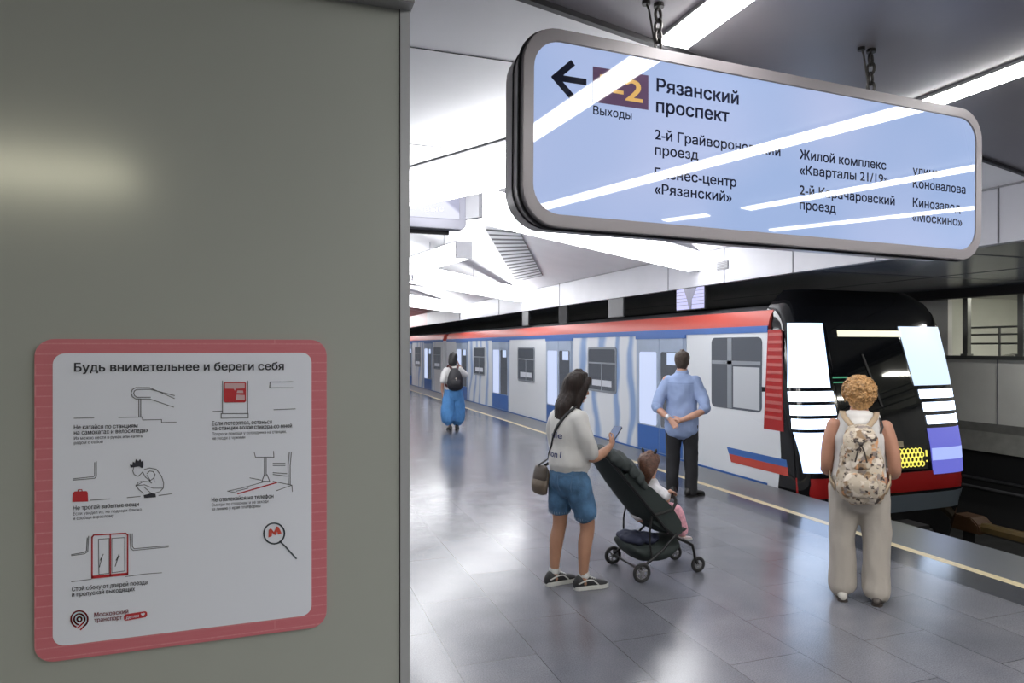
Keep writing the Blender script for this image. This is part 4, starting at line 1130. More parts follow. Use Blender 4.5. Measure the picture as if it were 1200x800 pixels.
# ---------------------------------------------------------------- woman with the push chair
hair_dark = mat('hair_dark_brown', (.016, .009, .007), .5, spec=.3, var=.5, vscale=60, stretch=(1, 1, .08), bump=.5, bscale=160)
def woman_phone():
    rz = R(-72)
    root = thing('person', 'woman with long dark hair in white t-shirt and denim shorts looking at a phone', 'person', (2.09, 4.70, 0), rz)
    B = MB()
    torso(B, [lhalf(.75, .125, .09), lhalf(.84, .138, .098, -.012), lhalf(.96, .132, .092, .0), lhalf(1.10, .138, .098, .01), lhalf(1.22, .142, .095, 0), lhalf(1.285, .125, .07, -.01), lhalf(1.335, .075, .06, -.012), lhalf(1.41, .05, .054, .008)])
    B.limb([((-.075, -.01, .82), .078), ((-.088, -.012, .64), .073), ((-.098, -.01, .46), .055), ((-.10, -.04, .34), .054), ((-.10, -.058, .20), .042), ((-.10, -.062, .085), .034), ((-.10, -.06, .05), .036)])
    B.limb([((.075, .0, .82), .078), ((.095, .05, .64), .073), ((.105, .085, .46), .056), ((.105, .062, .34), .054), ((.105, .048, .20), .042), ((.105, .045, .085), .034), ((.105, .05, .05), .036)])
    for s, y in ((-1, -.05), (1, .055)): B.limb([((s * .103, y, .05), .028), ((s * .106, y + .02, .045), .014)], 10, 3)
    # arms
    B.limb([((.118, -.01, 1.265), .044), ((.164, -.008, 1.14), .040), ((.186, .05, .985), .036), ((.175, .16, 1.0), .036), ((.155, .255, 1.035), .026), ((.15, .28, 1.045), .024)])
    B.limb([((-.118, -.01, 1.265), .044), ((-.164, -.005, 1.13), .040), ((-.184, .05, .985), .036), ((-.16, .17, .97), .036), ((-.10, .265, .985), .026), ((-.09, .28, .985), .025)])
    hand(B, V((.15, .28, 1.045)), (-.35, .75, .45), (-.75, -.2, -.1), (.2, -.35, .8), .55)
    hand(B, V((-.09, .28, .985)), (.3, .75, -.1), (0, .1, -1), (.6, -.4, .1), .6)
    M = rotz(R(-24)) @ rotx(R(-14)); c = V((0, .035, 1.395)); H = .206
    P = head(B, c, H, M)
    link('body', fuse(B, .0065, 4), skin_tan, root, 'all', False)
    face_parts(root, P, H, M, hair_dark)
    # hair: cap and a straight fall behind the shoulders
    h = MB()
    Q = lambda x, y, z: c + M @ V((x, y, z))
    h.loft([(Q(0, -.012, .224), V((.03, 0, 0)), V((0, .04, 0))), (Q(0, -.010, .208), V((.062, 0, 0)), V((0, .076, 0))), (Q(0, -.016, .165), V((.079, 0, 0)), V((0, .095, 0))),
            (Q(0, -.022, .115), V((.088, 0, 0)), V((0, .088, 0))), (Q(0, -.032, .055), V((.085, 0, 0)), V((0, .078, 0))), (V((-.006, -.042, 1.375)), V((.080, 0, 0)), V((0, .064, 0))), (V((-.006, -.068, 1.31)), V((.072, 0, 0)), V((0, .047, 0))), (V((-.004, -.094, 1.235)), V((.064, 0, 0)), V((0, .030, 0)))], 24, 4)
    for s in (-1, 1): h.limb([(Q(s * .040, .064, .18), .032, .028), (Q(s * .070, .052, .135), .028, .028), (Q(s * .078, .034, .06), .028, .03), (V((s * .076, .008, 1.36)), .026, .03), (V((s * .078, -.02, 1.29)), .022), (V((s * .076, -.035, 1.25)), .016)], 10, 4)
    link('hair', fuse(h, .006, 3, wr=[(.0035, (55, 55, 2), 3), (.002, (120, 120, 4), 9)]), hair_dark, root, 'all', False)
    # oversize t-shirt
    t = MB()
    torso(t, [lhalf(.925, .172, .15, -.005), lhalf(.985, .168, .145, -.005), lhalf(1.07, .160, .136, .0), lhalf(1.2, .162, .125, -.005), lhalf(1.285, .15, .10, -.012), lhalf(1.335, .10, .08, -.014), lhalf(1.362, .075, .066, -.01)], 0, 24)
    for s in (-1, 1): t.limb([((s * .11, -.01, 1.27), .075), ((s * .160, -.008, 1.17), .068), ((s * .184, .022, 1.06), .064), ((s * .185, .042, 1.01), .060)], 14, 4)
    tme = fuse(t, .010, 5, wr=[(.014, (7, 7, 4), 1), (.006, (18, 18, 10), 5)])
    shirt = link('t_shirt', tme, mat('cotton_white', (.53, .52, .50), .85, bump=.15, bscale=30), root, 'all', False)
    navy = mat('print_navy', (.03, .04, .14), .7)
    stick_text(tme, 'elle', (-.055, -1, 1.125), (.06, -1, 1.125), .05, (0, 1, 0)).build('print', navy, shirt, world=False)
    stick_text(tme, 'son1', (-.075, -1, .985), (.06, -1, .985), .05, (0, 1, 0)).build('print', navy, shirt, world=False)
    # denim shorts
    d = MB()
    torso(d, [lhalf(.985, .140, .105, -.005), lhalf(.86, .158, .122, -.014), lhalf(.78, .168, .128, -.014), lhalf(.73, .165, .118, 0)])
    d.limb([((-.078, -.012, .80), .102), ((-.09, -.014, .64), .096), ((-.097, -.012, .60), .091), ((-.098, -.012, .575), .090)], 16)
    d.limb([((.078, .0, .80), .102), ((.093, .045, .64), .098), ((.103, .060, .59), .093), ((.104, .063, .555), .091)], 16)
    dme = fuse(d, .009, 4, wr=[(.009, (10, 10, 6), 2), (.004, (26, 26, 16), 7)])
    denim = mat('denim', (.055, .13, .235), .8, var=.35, vscale=14, bump=.2, bscale=90)
    so = link('denim_shorts', dme, denim, root, 'all', False)
    mb = MB()
    for s, y in ((-1, -.012), (1, .066)):
        for k in range(30):
            q = 2 * math.pi * k / 26; x = s * .1005 + .083 * math.cos(q); yy = y + .083 * math.sin(q); z0_ = .513 + (.0 if s < 0 else -.018) 
            mb.tube([(x, yy, z0_ + .055), (x + random.uniform(-.004, .004), yy + random.uniform(-.004, .004), z0_ + .028 + random.uniform(-.008, .008))], .0018, 4)
    mb.build('frayed_hem', mat('denim_pale', (.30, .38, .47), .9), so, world=False)
    P1, N1 = drape(dme, (.03, -1, .86), (.125, -1, .86), (0, 1, 0), 6); P2, N2 = drape(dme, (.125, -1, .86), (.118, -1, .745), (0, 1, 0), 6); P3, N3 = drape(dme, (.03, -1, .86), (.038, -1, .745), (0, 1, 0), 6)
    mb = MB(); mb.band(P1, .006, .002, N1); mb.band(P2, .005, .002, N2); mb.band(P3, .005, .002, N3); mb.build('back_pocket', mat('denim_stitch', (.09, .17, .28), .8), so, world=False)
    # sneakers and socks
    blk = mat('sneaker_black', (.012, .012, .013), .6); wht = mat('sneaker_white', (.50, .50, .48), .6)
    for s, y, yaw in ((-1, -.055, R(-8)), (1, .055, R(-18))):
        so_ = shoe(root, 'sneaker', (s * .103, y, 0), yaw, .265, blk, wht, 'sneaker', wht)
        MB().limb([((s * .103, y - .004, .10), .042), ((s * .103, y - .005, .125), .04)], 12, 3).build('sock', mat('sock_white', (.55, .55, .54), .8), root, smooth='all', world=False)
    # crossbody bag: a thing of its own
    W = Matrix.Translation(V((2.09, 4.70, 0))) @ Matrix.Rotation(rz, 4, 'Z')
    bag = thing('crossbody_bag', "small brown crossbody bag hanging at the standing woman's back hip on a black strap", 'bag', tuple(W @ V((-.19, -.12, .75))), rz)
    ROOTM[bag.name] = Matrix.Translation(W @ V((-.19, -.12, .75))) @ Matrix.Rotation(rz, 4, 'Z')
    bm_ = MB(); bm_.loft([(V((-.175, -.145, .70)), V((.085, 0, 0)), V((0, .030, 0))), (V((-.175, -.145, .76)), V((.088, 0, 0)), V((0, .042, 0))), (V((-.175, -.12, .83)), V((.078, 0, 0)), V((0, .036, 0))), (V((-.175, -.115, .875)), V((.066, 0, 0)), V((0, .018, 0)))], 16, 4)
    me = fuse(bm_, .008, 2); me.transform(W); bag_o = link('pouch', me, mat('bag_leather', (.115, .085, .06), .5, bump=.2, bscale=40), bag, 'all', True)
    fl = MB(); fl.loft([(V((-.175, -.145, .80)), V((.082, 0, 0)), V((0, .028, 0))), (V((-.175, -.13, .885)), V((.070, 0, 0)), V((0, .024, 0)))], 14, 3); me = fl.mesh(); me.transform(W); link('flap', me, mat('bag_flap', (.06, .045, .035), .45), bag, 'all', True)
    # hair pushed off the strap path: strap over the right shoulder by the neck
    sb, sn = drape(tme, (.085, -1, 1.335), (-.13, -1, .95), (0, 1, 0), 20, .002)
    sb += [V((-.18, -.15, .90)), V((-.175, -.13, .865))]; sn += [V((-.4, -1, .1)), V((-.5, -1, .1))]
    fb, fn = drape(tme, (.085, 1, 1.335), (-.15, 1, .95), (0, -1, 0), 18, .002)
    top = [(fb[0] + sb[0]) / 2 + V((.0, 0, .022))]
    side = [V((-.195, .06, .92)), V((-.205, -.03, .90)), V((-.20, -.08, .885)), V((-.185, -.12, .87))]
    pts = side[::-1] + fb[::-1] + top + sb; nn = [V((-1, 0, 0))] * 4 + fn[::-1] + [V((0, 0, 1))] + sn
    mb = MB(); mb.band(pts, .022, .005, nn); me = mb.mesh(); me.transform(W); link('strap', me, mat('strap_black', (.014, .014, .016), .6), bag, 'all', True)
    # phone held in the right hand
    ph = thing('phone', 'smartphone tilted in the right hand of the woman with the push chair', 'phone', tuple(W @ V((.095, .39, 1.125))), rz)
    Mp = W @ Matrix.Translation(V((.093, .382, 1.13))) @ Matrix.Rotation(R(12), 4, 'Z') @ Matrix.Rotation(R(-52), 4, 'X')
    fp = lambda a, b, d: Mp @ V((a, d, b))
    MB().prism(rrect(-.036, -.075, .036, .075, .009, 4), -.0045, .0045, fp).build('case', mat('phone_case', (.03, .035, .06), .35), ph)
    MB().prism(rrect(-.033, -.072, .033, .072, .007, 4), -.0052, -.0046, fp).build('screen', mat('phone_screen', (.04, .05, .08), .08, emit=(.22, .28, .45), estr=.5), ph)
    MB().prism(rrect(-.030, .035, -.004, .070, .006, 4), .0046, .0065, fp).build('camera_bump', s_black, ph)
woman_phone()

# ---------------------------------------------------------------- man in the light blue shirt
hair_br = mat('hair_short_brown', (.045, .028, .02), .55, var=.4, vscale=90, bump=.6, bscale=200)
def man():
    rz = -math.atan2(.66, .75)
    root = thing('person', 'man in light blue shirt and black trousers standing with hands clasped behind his back', 'person', (4.66, 7.14, 0), rz)
    B = MB()
    torso(B, [lhalf(.80, .155, .11), lhalf(.92, .172, .12), lhalf(1.05, .158, .115, .01), lhalf(1.2, .168, .118, .01), lhalf(1.33, .185, .115, 0), lhalf(1.415, .17, .085, -.01), lhalf(1.455, .09, .068, -.01), lhalf(1.53, .06, .062, .005)])
    for s in (-1, 1):
        B.limb([((s * .09, 0, .88), .10), ((s * .10, 0, .68), .085), ((s * .105, .01, .48), .062), ((s * .108, -.01, .33), .058), ((s * .112, -.015, .10), .042), ((s * .112, -.01, .06), .042)])
        B.limb([((s * .112, -.02, .05), .030), ((s * .118, .04, .045), .022)], 8, 2)
    B.limb([((.17, -.01, 1.40), .058), ((.225, -.035, 1.25), .052), ((.285, -.10, 1.075), .045), ((.20, -.185, 1.01), .043), ((.06, -.235, .945), .030), ((.03, -.24, .935), .029)])
    B.limb([((-.17, -.01, 1.40), .058), ((-.225, -.035, 1.25), .052), ((-.285, -.09, 1.085), .045), ((-.22, -.165, 1.02), .043), ((-.125, -.225, .955), .030), ((-.10, -.232, .94), .029)])
    hand(B, V((.03, -.24, .935)), (-1, -.12, -.28), (0, .9, .3), (0, .2, 1), .55, 1.08)
    hand(B, V((-.10, -.24, .935)), (.62, -.35, -.62), (.2, -1, .2), (.5, .1, .9), .45, 1.08)
    M = rotz(R(4)) @ rotx(R(-3)); c = V((0, .03, 1.505)); H = .228
    P = head(B, c, H, M)
    link('body', fuse(B, .007, 4), skin_m, root, 'all', False)
    face_parts(root, P, H, M, hair_br)
    h = MB(); Q = lambda x, y, z: c + M @ V((x, y, z))
    h.loft([(Q(0, -.01, .243), V((.03, 0, 0)), V((0, .045, 0))), (Q(0, -.01, .222), V((.068, 0, 0)), V((0, .09, 0))), (Q(0, -.02, .18), V((.088, 0, 0)), V((0, .102, 0))), (Q(0, -.035, .14), V((.09, 0, 0)), V((0, .088, 0))), (Q(0, -.055, .09), V((.082, 0, 0)), V((0, .062, 0))), (Q(0, -.065, .05), V((.066, 0, 0)), V((0, .038, 0))), (Q(0, -.062, .028), V((.05, 0, 0)), V((0, .022, 0)))], 20, 4)
    link('hair', fuse(h, .006, 3, wr=[(.004, (70, 70, 40), 3)]), hair_br, root, 'all', False)
    t = MB()
    torso(t, [lhalf(.79, .206, .162, -.004), lhalf(.93, .20, .158, -.003), lhalf(1.06, .184, .145, .006), lhalf(1.2, .186, .138, .008), lhalf(1.33, .20, .13, -.002), lhalf(1.41, .185, .10, -.01), lhalf(1.455, .11, .082, -.012), lhalf(1.475, .078, .076, -.008)], 0, 24)
    for s in (-1, 1): t.limb([((s * .15, -.01, 1.395), .075), ((s * .22, -.032, 1.26), .074), ((s * .275, -.085, 1.115), .068), ((s * .285, -.10, 1.075), .064)] + [((s * .26, -.128, 1.05), .058)], 14, 4)
    tme = fuse(t, .009, 4, wr=[(.013, (8, 8, 7), 4), (.006, (20, 20, 16), 8)])
    def shirt_mat():
        m = mat('shirt_blue', (.27, .35, .56), .8, bump=.1, bscale=30); return m
    sh = link('shirt', tme, shirt_mat(), root, 'all', False)
    MB().loft([(Q(0, -.03, -.028), V((.082, 0, 0)), V((0, .082, .012))), (Q(0, -.03, .012), V((.072, 0, 0)), V((0, .074, .012)))], 20, 3, dome=False).build('collar', MATS['shirt_blue'], sh, smooth='all', world=False)
    mb = MB(); a, n_ = drape(tme, (-.15, -1, 1.36), (.15, -1, 1.36), (0, 1, 0), 14, .0005); mb.band(a, .005, .002, n_); mb.build('yoke_seam', mat('shirt_seam', (.18, .25, .43), .8), sh, world=False)
    mb = MB()
    for s in (-1, 1): mb.limb([((s * .286, -.098, 1.085), .070), ((s * .272, -.115, 1.06), .068)], 14, 3)
    mb.build('rolled_cuff', MATS['shirt_blue'], sh, smooth='all', world=False)
    d = MB()
    torso(d, [lhalf(.96, .15, .11), lhalf(.90, .168, .122, -.003), lhalf(.82, .172, .124, -.003), lhalf(.77, .165, .118)])
    for s, tw in ((-1, 0), (1, .0)): d.limb([((s * .088, 0, .86), .108), ((s * .10, 0, .68), .098), ((s * .106, .01, .48), .084), ((s * .11, -.005, .3), .08), ((s * .113, -.012, .10), .076), ((s * .113, -.01, .055), .074)], 16)
    link('trousers', fuse(d, .009, 4, wr=[(.010, (9, 9, 6), 2), (.004, (22, 22, 18), 6)]), mat('trousers_black', (.013, .013, .016), .75, bump=.1, bscale=60), root, 'all', False)
    bs = mat('leather_black', (.012, .011, .011), .35)
    shoe(root, 'dress_shoe', (-.113, -.02, 0), R(22), .29, bs, bs, 'shoe')
    shoe(root, 'dress_shoe', (.113, -.02, 0), R(-38), .29, bs, bs, 'shoe')
    wt = MB(); wp0 = V((-.13, -.221, .962)); ax = V((.105, -.06, -.07)).normalized()
    wt.limb([(wp0 - ax * .011, .035), (wp0 + ax * .011, .035)], 14, 2); wo = wt.build('watch_band', mat('watch_steel', (.55, .55, .58), .3, metal=.7), root, smooth='all', world=False)
    MB().ball(wp0 + V((0, -.034, .006)), (.016, .007, .016), 12).build('watch_face', mat('watch_dial', (.75, .76, .8), .2), wo, smooth='all', world=False)
man()

# ---------------------------------------------------------------- blonde woman with the flowered backpack
blond = mat('hair_blond', (.40, .22, .085), .5, var=.45, vscale=55, bump=.6, bscale=90)
def woman_blond():
    rz = -math.atan2(.70, .72)
    root = thing('person', 'woman with short curly blonde hair in sleeveless white top and cream wide trousers', 'person', (3.92, 3.77, 0), rz)
    B = MB()
    torso(B, [lhalf(.72, .15, .11), lhalf(.83, .185, .135, -.01), lhalf(.94, .165, .125, .01), lhalf(1.05, .158, .12, .015), lhalf(1.17, .158, .108, .005), lhalf(1.25, .150, .076, -.002), lhalf(1.305, .078, .058, -.002), lhalf(1.38, .054, .056, .006)])
    for s in (-1, 1):
        B.limb([((s * .09, 0, .80), .10), ((s * .097, 0, .62), .088), ((s * .10, .005, .44), .062), ((s * .10, -.01, .30), .058), ((s * .10, -.015, .09), .038), ((s * .10, -.01, .05), .038)])
        B.limb([((s * .10, -.02, .045), .028), ((s * .106, .03, .04), .02)], 8, 2)
    B.limb([((.155, -.01, 1.245), .054), ((.20, -.02, 1.10), .048), ((.22, -.015, .945), .041), ((.205, .09, .90), .043), ((.12, .20, .915), .029), ((.10, .22, .92), .027)])
    B.limb([((-.155, -.01, 1.245), .054), ((-.195, -.015, 1.10), .048), ((-.21, -.01, .945), .041), ((-.20, .09, .90), .043), ((-.11, .20, .91), .029), ((-.09, .22, .915), .027)])
    hand(B, V((.10, .22, .92)), (-.75, .5, .1), (-.1, -.6, -.7), (0, .2, .9), .5)
    hand(B, V((-.09, .22, .915)), (.8, .45, .0), (.1, -.7, -.6), (0, .2, .9), .5)
    M = rotz(R(6)) @ rotx(R(-2)); c = V((0, .03, 1.352)); H = .205
    P = head(B, c, H, M)
    link('body', fuse(B, .0065, 4), skin_b, root, 'all', False)
    face_parts(root, P, H, M, blond)
    h = MB(); Q = lambda x, y, z: c + M @ V((x, y, z))
    h.ball(Q(0, -.02, .135), (.102, .114, .106), 18, M)
    h.ball(Q(0, -.055, .06), (.075, .055, .07), 14, M)
    rnd = random.Random(5)
    for k in range(250):
        th = rnd.uniform(0, 2 * math.pi); u = rnd.uniform(-.75, 1); s_ = math.sqrt(1 - u * u)
        x, y, z = s_ * math.cos(th), s_ * math.sin(th), u
        if y > .35 and z < .45: continue
        cc = Q(x * .110, -.02 + y * .118, .128 + z * .114)
        pts = []
        ph = rnd.uniform(0, 6.28); r0 = rnd.uniform(.009, .018)
        nrm = (M @ V((x, y, z))).normalized(); ta = nrm.orthogonal().normalized(); tb = nrm.cross(ta)
        for q in range(7):
            a = ph + q * .95
            pts.append((cc + (ta * math.cos(a) + tb * math.sin(a)) * r0 + nrm * (.002 * q - .004), .0052 - .0004 * q))
        h.limb(pts, 6, 2)
    link('hair', fuse(h, .0042, 1, wr=[(.006, (45, 45, 45), 3)]), blond, root, 'all', False)
    t = MB()
    torso(t, [lhalf(.84, .182, .14, -.005), lhalf(.92, .175, .138, .006), lhalf(1.05, .168, .136, .012), lhalf(1.14, .176, .138, .004), lhalf(1.20, .158, .126, -.004), lhalf(1.265, .132, .102, -.012), lhalf(1.295, .118, .088, -.012)], 0, 22)
    for s in (-1, 1): t.limb([((s * .10, -.045, 1.22), .03, .04), ((s * .108, -.02, 1.30), .028, .04), ((s * .10, .04, 1.24), .03, .03)], 10, 3)
    tme = fuse(t, .008, 3, wr=[(.007, (10, 10, 8), 4), (.003, (26, 26, 20), 8)])
    top = link('tank_top', tme, mat('tank_white', (.60, .58, .56), .8), root, 'all', False)
    mb = MB()
    for s in (1,): mb.band([V((.128, -.093, 1.20)), V((.142, -.075, 1.245)), V((.128, -.03, 1.30))], .012, .004, [V((.5, -1, .3)), V((.6, -.8, .5)), V((.3, -.3, 1))])
    mb.build('bra_strap', s_black, top, world=False)
    d = MB()
    torso(d, [lhalf(.90, .168, .128, .0), lhalf(.84, .184, .142, -.01), lhalf(.76, .186, .142, -.012), lhalf(.70, .178, .13, -.005)])
    for s in (-1, 1): d.limb([((s * .088, -.005, .80), .108), ((s * .097, 0, .64), .102), ((s * .104, .005, .46), .092), ((s * .108, 0, .28), .090), ((s * .110, -.0, .12), .092), ((s * .110, .0, .085), .092)], 18)
    link('trousers', fuse(d, .010, 4, wr=[(.016, (9, 9, 3.5), 2), (.007, (24, 24, 9), 6)]), mat('linen_cream', (.375, .34, .30), .85, bump=.15, bscale=50), root, 'all', False)
    sd = mat('shoe_brown', (.05, .04, .035), .5)
    for s in (-1, 1): shoe(root, 'shoe', (s * .112, -.02, 0), R(-6 * s), .25, mat('shoe_pale', (.42, .40, .37), .6) if s < 0 else sd, sd, 'flat')
    W = Matrix.Translation(V((3.92, 3.77, 0))) @ Matrix.Rotation(rz, 4, 'Z')
    def fmat():
        m = mat('flower_cloth', (.44, .37, .29), .85)
        nt = m.node_tree; b = nt.nodes['Principled BSDF']; tc = nt.nodes.new('ShaderNodeTexCoord'); prev = None
        base = nt.nodes.new('ShaderNodeRGB'); base.outputs[0].default_value = (.47, .40, .315, 1); prev = base.outputs[0]
        for sc, thr, col, seed in ((12, .57, (.24, .155, .09, 1), 0), (15, .65, (.55, .27, .13, 1), 4), (18, .60, (.24, .20, .18, 1), 8), (30, .62, (.05, .035, .03, 1), 12), (14, .60, (.62, .55, .47, 1), 20)):
            mp = nt.nodes.new('ShaderNodeMapping'); mp.inputs['Location'].default_value = (seed, seed * .7, 0); nt.links.new(tc.outputs['Object'], mp.inputs[0])
            n = nt.nodes.new('ShaderNodeTexNoise'); n.inputs['Scale'].default_value = sc; n.inputs['Detail'].default_value = 2; nt.links.new(mp.outputs[0], n.inputs['Vector'])
            r = nt.nodes.new('ShaderNodeMapRange'); r.inputs['From Min'].default_value = thr - .03; r.inputs['From Max'].default_value = thr + .03; nt.links.new(n.outputs['Fac'], r.inputs['Value'])
            x = nt.nodes.new('ShaderNodeMix'); x.data_type = 'RGBA'; nt.links.new(r.outputs[0], x.inputs[0]); nt.links.new(prev, x.inputs[6]); x.inputs[7].default_value = col; prev = x.outputs[2]
        nt.links.new(prev, b.inputs['Base Color']); return m
    fm = fmat(); strapm = mat('strap_beige', (.36, .27, .18), .8)
    bp = thing('backpack', 'cream drawstring backpack with brown and orange flower print on the blonde woman', 'backpack', tuple(W @ V((0, -.23, .80))), rz)
    W0 = W; W = W0 @ Matrix.Diagonal((.92, .95, 1, 1))
    b = MB()
    b.loft([(V((0, -.225, .775)), V((.145, 0, 0)), V((0, .075, 0))), (V((0, -.235, .84)), V((.165, 0, 0)), V((0, .095, 0))), (V((0, -.23, .96)), V((.158, 0, 0)), V((0, .095, 0))), (V((0, -.215, 1.09)), V((.14, 0, 0)), V((0, .08, 0))), (V((0, -.185, 1.175)), V((.085, 0, 0)), V((0, .058, 0))), (V((0, -.18, 1.225)), V((.09, 0, 0)), V((0, .058, 0)))], 22, 4)
    me = fuse(b, .008, 3, wr=[(.014, (12, 12, 9), 4), (.006, (30, 30, 22), 8)]); me.transform(W); link('sack', me, fm, bp, 'all')
    b = MB(); b.loft([(V((0, -.315, .80)), V((.115, 0, 0)), V((0, .022, 0))), (V((0, -.33, .87)), V((.12, 0, 0)), V((0, .028, 0))), (V((0, -.322, .935)), V((.105, 0, 0)), V((0, .022, 0)))], 16, 3)
    me = fuse(b, .008, 2, wr=[(.005, (16, 16, 12), 4)]); me.transform(W); link('front_pocket', me, fm, bp, 'all')
    b = MB(); b.loft([(V((-.0, -.235, 1.225)), V((.098, 0, 0)), V((0, .035, 0))), (V((.0, -.275, 1.17)), V((.12, 0, 0)), V((0, .04, 0))), (V((.0, -.30, 1.07)), V((.10, 0, 0)), V((0, .024, 0))), (V((0, -.318, .985)), V((.06, 0, 0)), V((0, .014, 0)))], 16, 3)
    me = fuse(b, .008, 2, wr=[(.008, (16, 16, 12), 2)]); me.transform(W); link('flap', me, fm, bp, 'all')
    W = W0
    b = MB()
    for s in (-1, 1):
        b.band([V((s * .02, -.20, 1.215)), V((s * .06, -.145, 1.26)), V((s * .098, -.098, 1.305)), V((s * .108, -.02, 1.335)), V((s * .115, .06, 1.29)), V((s * .125, .115, 1.20)), V((s * .15, .125, 1.08)), V((s * .19, .06, .95)), V((s * .185, -.07, .86)), V((s * .15, -.16, .81))], .036, .008, [V((0, -1, .5)), V((0, -1, .6)), V((0, -.7, .8)), V((0, 0, 1)), V((0, .7, .7)), V((0, 1, .2)), V((s * .3, 1, 0)), V((s, .4, 0)), V((s, -.3, 0)), V((s, -.6, 0))])
    me = b.mesh(); me.transform(W); link('straps', me, strapm, bp, 'all')
    b = MB()
    for s in (-1, 1): b.tube([V((s * .06, -.25, 1.18)), V((s * .03, -.30, 1.17)), V((0, -.325, 1.15)), V((-s * .02, -.335, 1.10)), V((-s * .035, -.34, 1.03))], .005, 6)
    b.ball(V((0, -.328, 1.15)), .014, 8); me = b.mesh(); me.transform(W); link('drawstring', me, mat('cord_dark', (.05, .04, .035), .7), bp, 'all')
woman_blond()

# ---------------------------------------------------------------- walker far down the platform
def woman_far():
    rz = R(-2)
    root = thing('person', 'walker with dark bobbed hair in wide blue trousers carrying a black backpack', 'person', (3.66, 14.44, 0), rz)
    hb = mat('hair_black', (.010, .009, .010), .4, bump=.4, bscale=120)
    B = MB()
    torso(B, [lhalf(.76, .14, .10), lhalf(.86, .165, .115), lhalf(.98, .132, .095), lhalf(1.12, .14, .10), lhalf(1.25, .155, .10), lhalf(1.325, .15, .075), lhalf(1.365, .075, .06), lhalf(1.44, .05, .054, .008)])
    B.limb([((-.085, 0, .82), .09), ((-.09, -.03, .46), .055), ((-.09, -.10, .10), .036), ((-.09, -.09, .06), .036)]); B.limb([((.085, 0, .82), .09), ((.09, .06, .46), .055), ((.09, .05, .09), .036), ((.09, .06, .05), .036)])
    for s, y in ((-1, -.10), (1, .05)): B.limb([((s * .09, y, .05), .028), ((s * .095, y + .04, .042), .02)], 8, 2)
    B.limb([((-.155, 0, 1.31), .05), ((-.21, -.03, 1.16), .045), ((-.235, -.04, 1.02), .038), ((-.235, .01, .90), .033), ((-.225, .03, .80), .025)])
    hand(B, V((-.225, .03, .80)), (0, .15, -1), (1, 0, 0), (0, 1, 0), .3)
    B.limb([((.155, 0, 1.31), .05), ((.235, .03, 1.22), .045), ((.305, .07, 1.17), .038), ((.24, .13, 1.28), .033), ((.155, .13, 1.40), .025)])
    hand(B, V((.155, .13, 1.40)), (-.35, -.1, .9), (-1, 0, -.2), (0, -.6, .2), .5)
    M = rotz(R(-25)) @ rotx(R(-8)); c = V((0.01, .03, 1.43)); H = .212
    P = head(B, c, H, M)
    link('body', fuse(B, .008, 4), skin_m, root, 'all', False); face_parts(root, P, H, M, hb)
    h = MB(); Q = lambda x, y, z: c + M @ V((x, y, z))
    h.loft([(Q(0, -.015, .235), V((.03, 0, 0)), V((0, .04, 0))), (Q(0, -.015, .215), V((.075, 0, 0)), V((0, .085, 0))), (Q(0, -.02, .16), V((.096, 0, 0)), V((0, .105, 0))), (Q(0, -.035, .09), V((.10, 0, 0)), V((0, .09, 0))), (Q(0, -.045, .02), V((.098, 0, 0)), V((0, .078, 0))), (Q(0, -.045, -.03), V((.085, 0, 0)), V((0, .062, 0)))], 20, 4)
    link('hair', fuse(h, .008, 3, wr=[(.005, (50, 50, 5), 3)]), hb, root, 'all', False)
    t = MB(); torso(t, [lhalf(.88, .175, .13), lhalf(1.0, .16, .12), lhalf(1.2, .17, .125), lhalf(1.315, .165, .095), lhalf(1.37, .085, .07)])
    t.limb([((-.14, 0, 1.305), .07), ((-.205, -.025, 1.18), .074), ((-.23, -.04, 1.05), .07)], 12); t.limb([((.14, 0, 1.305), .07), ((.225, .025, 1.23), .074), ((.285, .06, 1.185), .07)], 12)
    link('blouse', fuse(t, .01, 4, wr=[(.01, (9, 9, 7), 4)]), mat('blouse_white', (.62, .61, .60), .8), root, 'all', False)
    d = MB(); torso(d, [lhalf(.98, .145, .105), lhalf(.88, .18, .135), lhalf(.78, .20, .145), lhalf(.7, .205, .14)])
    d.limb([((-.09, 0, .82), .11), ((-.11, -.02, .6), .135), ((-.12, -.05, .36), .155), ((-.12, -.07, .20), .145), ((-.11, -.08, .155), .10)], 18); d.limb([((.09, 0, .82), .11), ((.11, .03, .6), .135), ((.12, .05, .36), .155), ((.12, .05, .19), .145), ((.11, .05, .145), .10)], 18)
    link('trousers', fuse(d, .012, 4, wr=[(.03, (8, 8, 2.5), 2), (.012, (22, 22, 7), 6)]), mat('trousers_blue', (.075, .23, .50), .8, var=.15, vscale=6), root, 'all', False)
    bs = mat('leather_black', (.012, .011, .011), .35)
    shoe(root, 'shoe', (-.09, -.11, 0), R(5), .26, bs, bs, 'shoe'); shoe(root, 'shoe', (.09, .04, 0), R(-20), .26, bs, bs, 'shoe')
    W = Matrix.Translation(V((3.66, 14.44, 0))) @ Matrix.Rotation(rz, 4, 'Z')
    bp = thing('backpack', 'black backpack with a small pale emblem on the walker in blue trousers', 'backpack', tuple(W @ V((0, -.2, .93))), rz)
    bk = mat('nylon_black', (.014, .013, .017), .55)
    b = MB(); b.loft([(V((0, -.205, .90)), V((.155, 0, 0)), V((0, .065, 0))), (V((0, -.22, .98)), V((.178, 0, 0)), V((0, .092, 0))), (V((0, -.215, 1.12)), V((.165, 0, 0)), V((0, .09, 0))), (V((0, -.19, 1.24)), V((.125, 0, 0)), V((0, .066, 0))), (V((0, -.165, 1.32)), V((.075, 0, 0)), V((0, .035, 0)))], 18, 4)
    me = fuse(b, .01, 3, wr=[(.006, (12, 12, 12), 4)]); me.transform(W); link('sack', me, bk, bp, 'all')
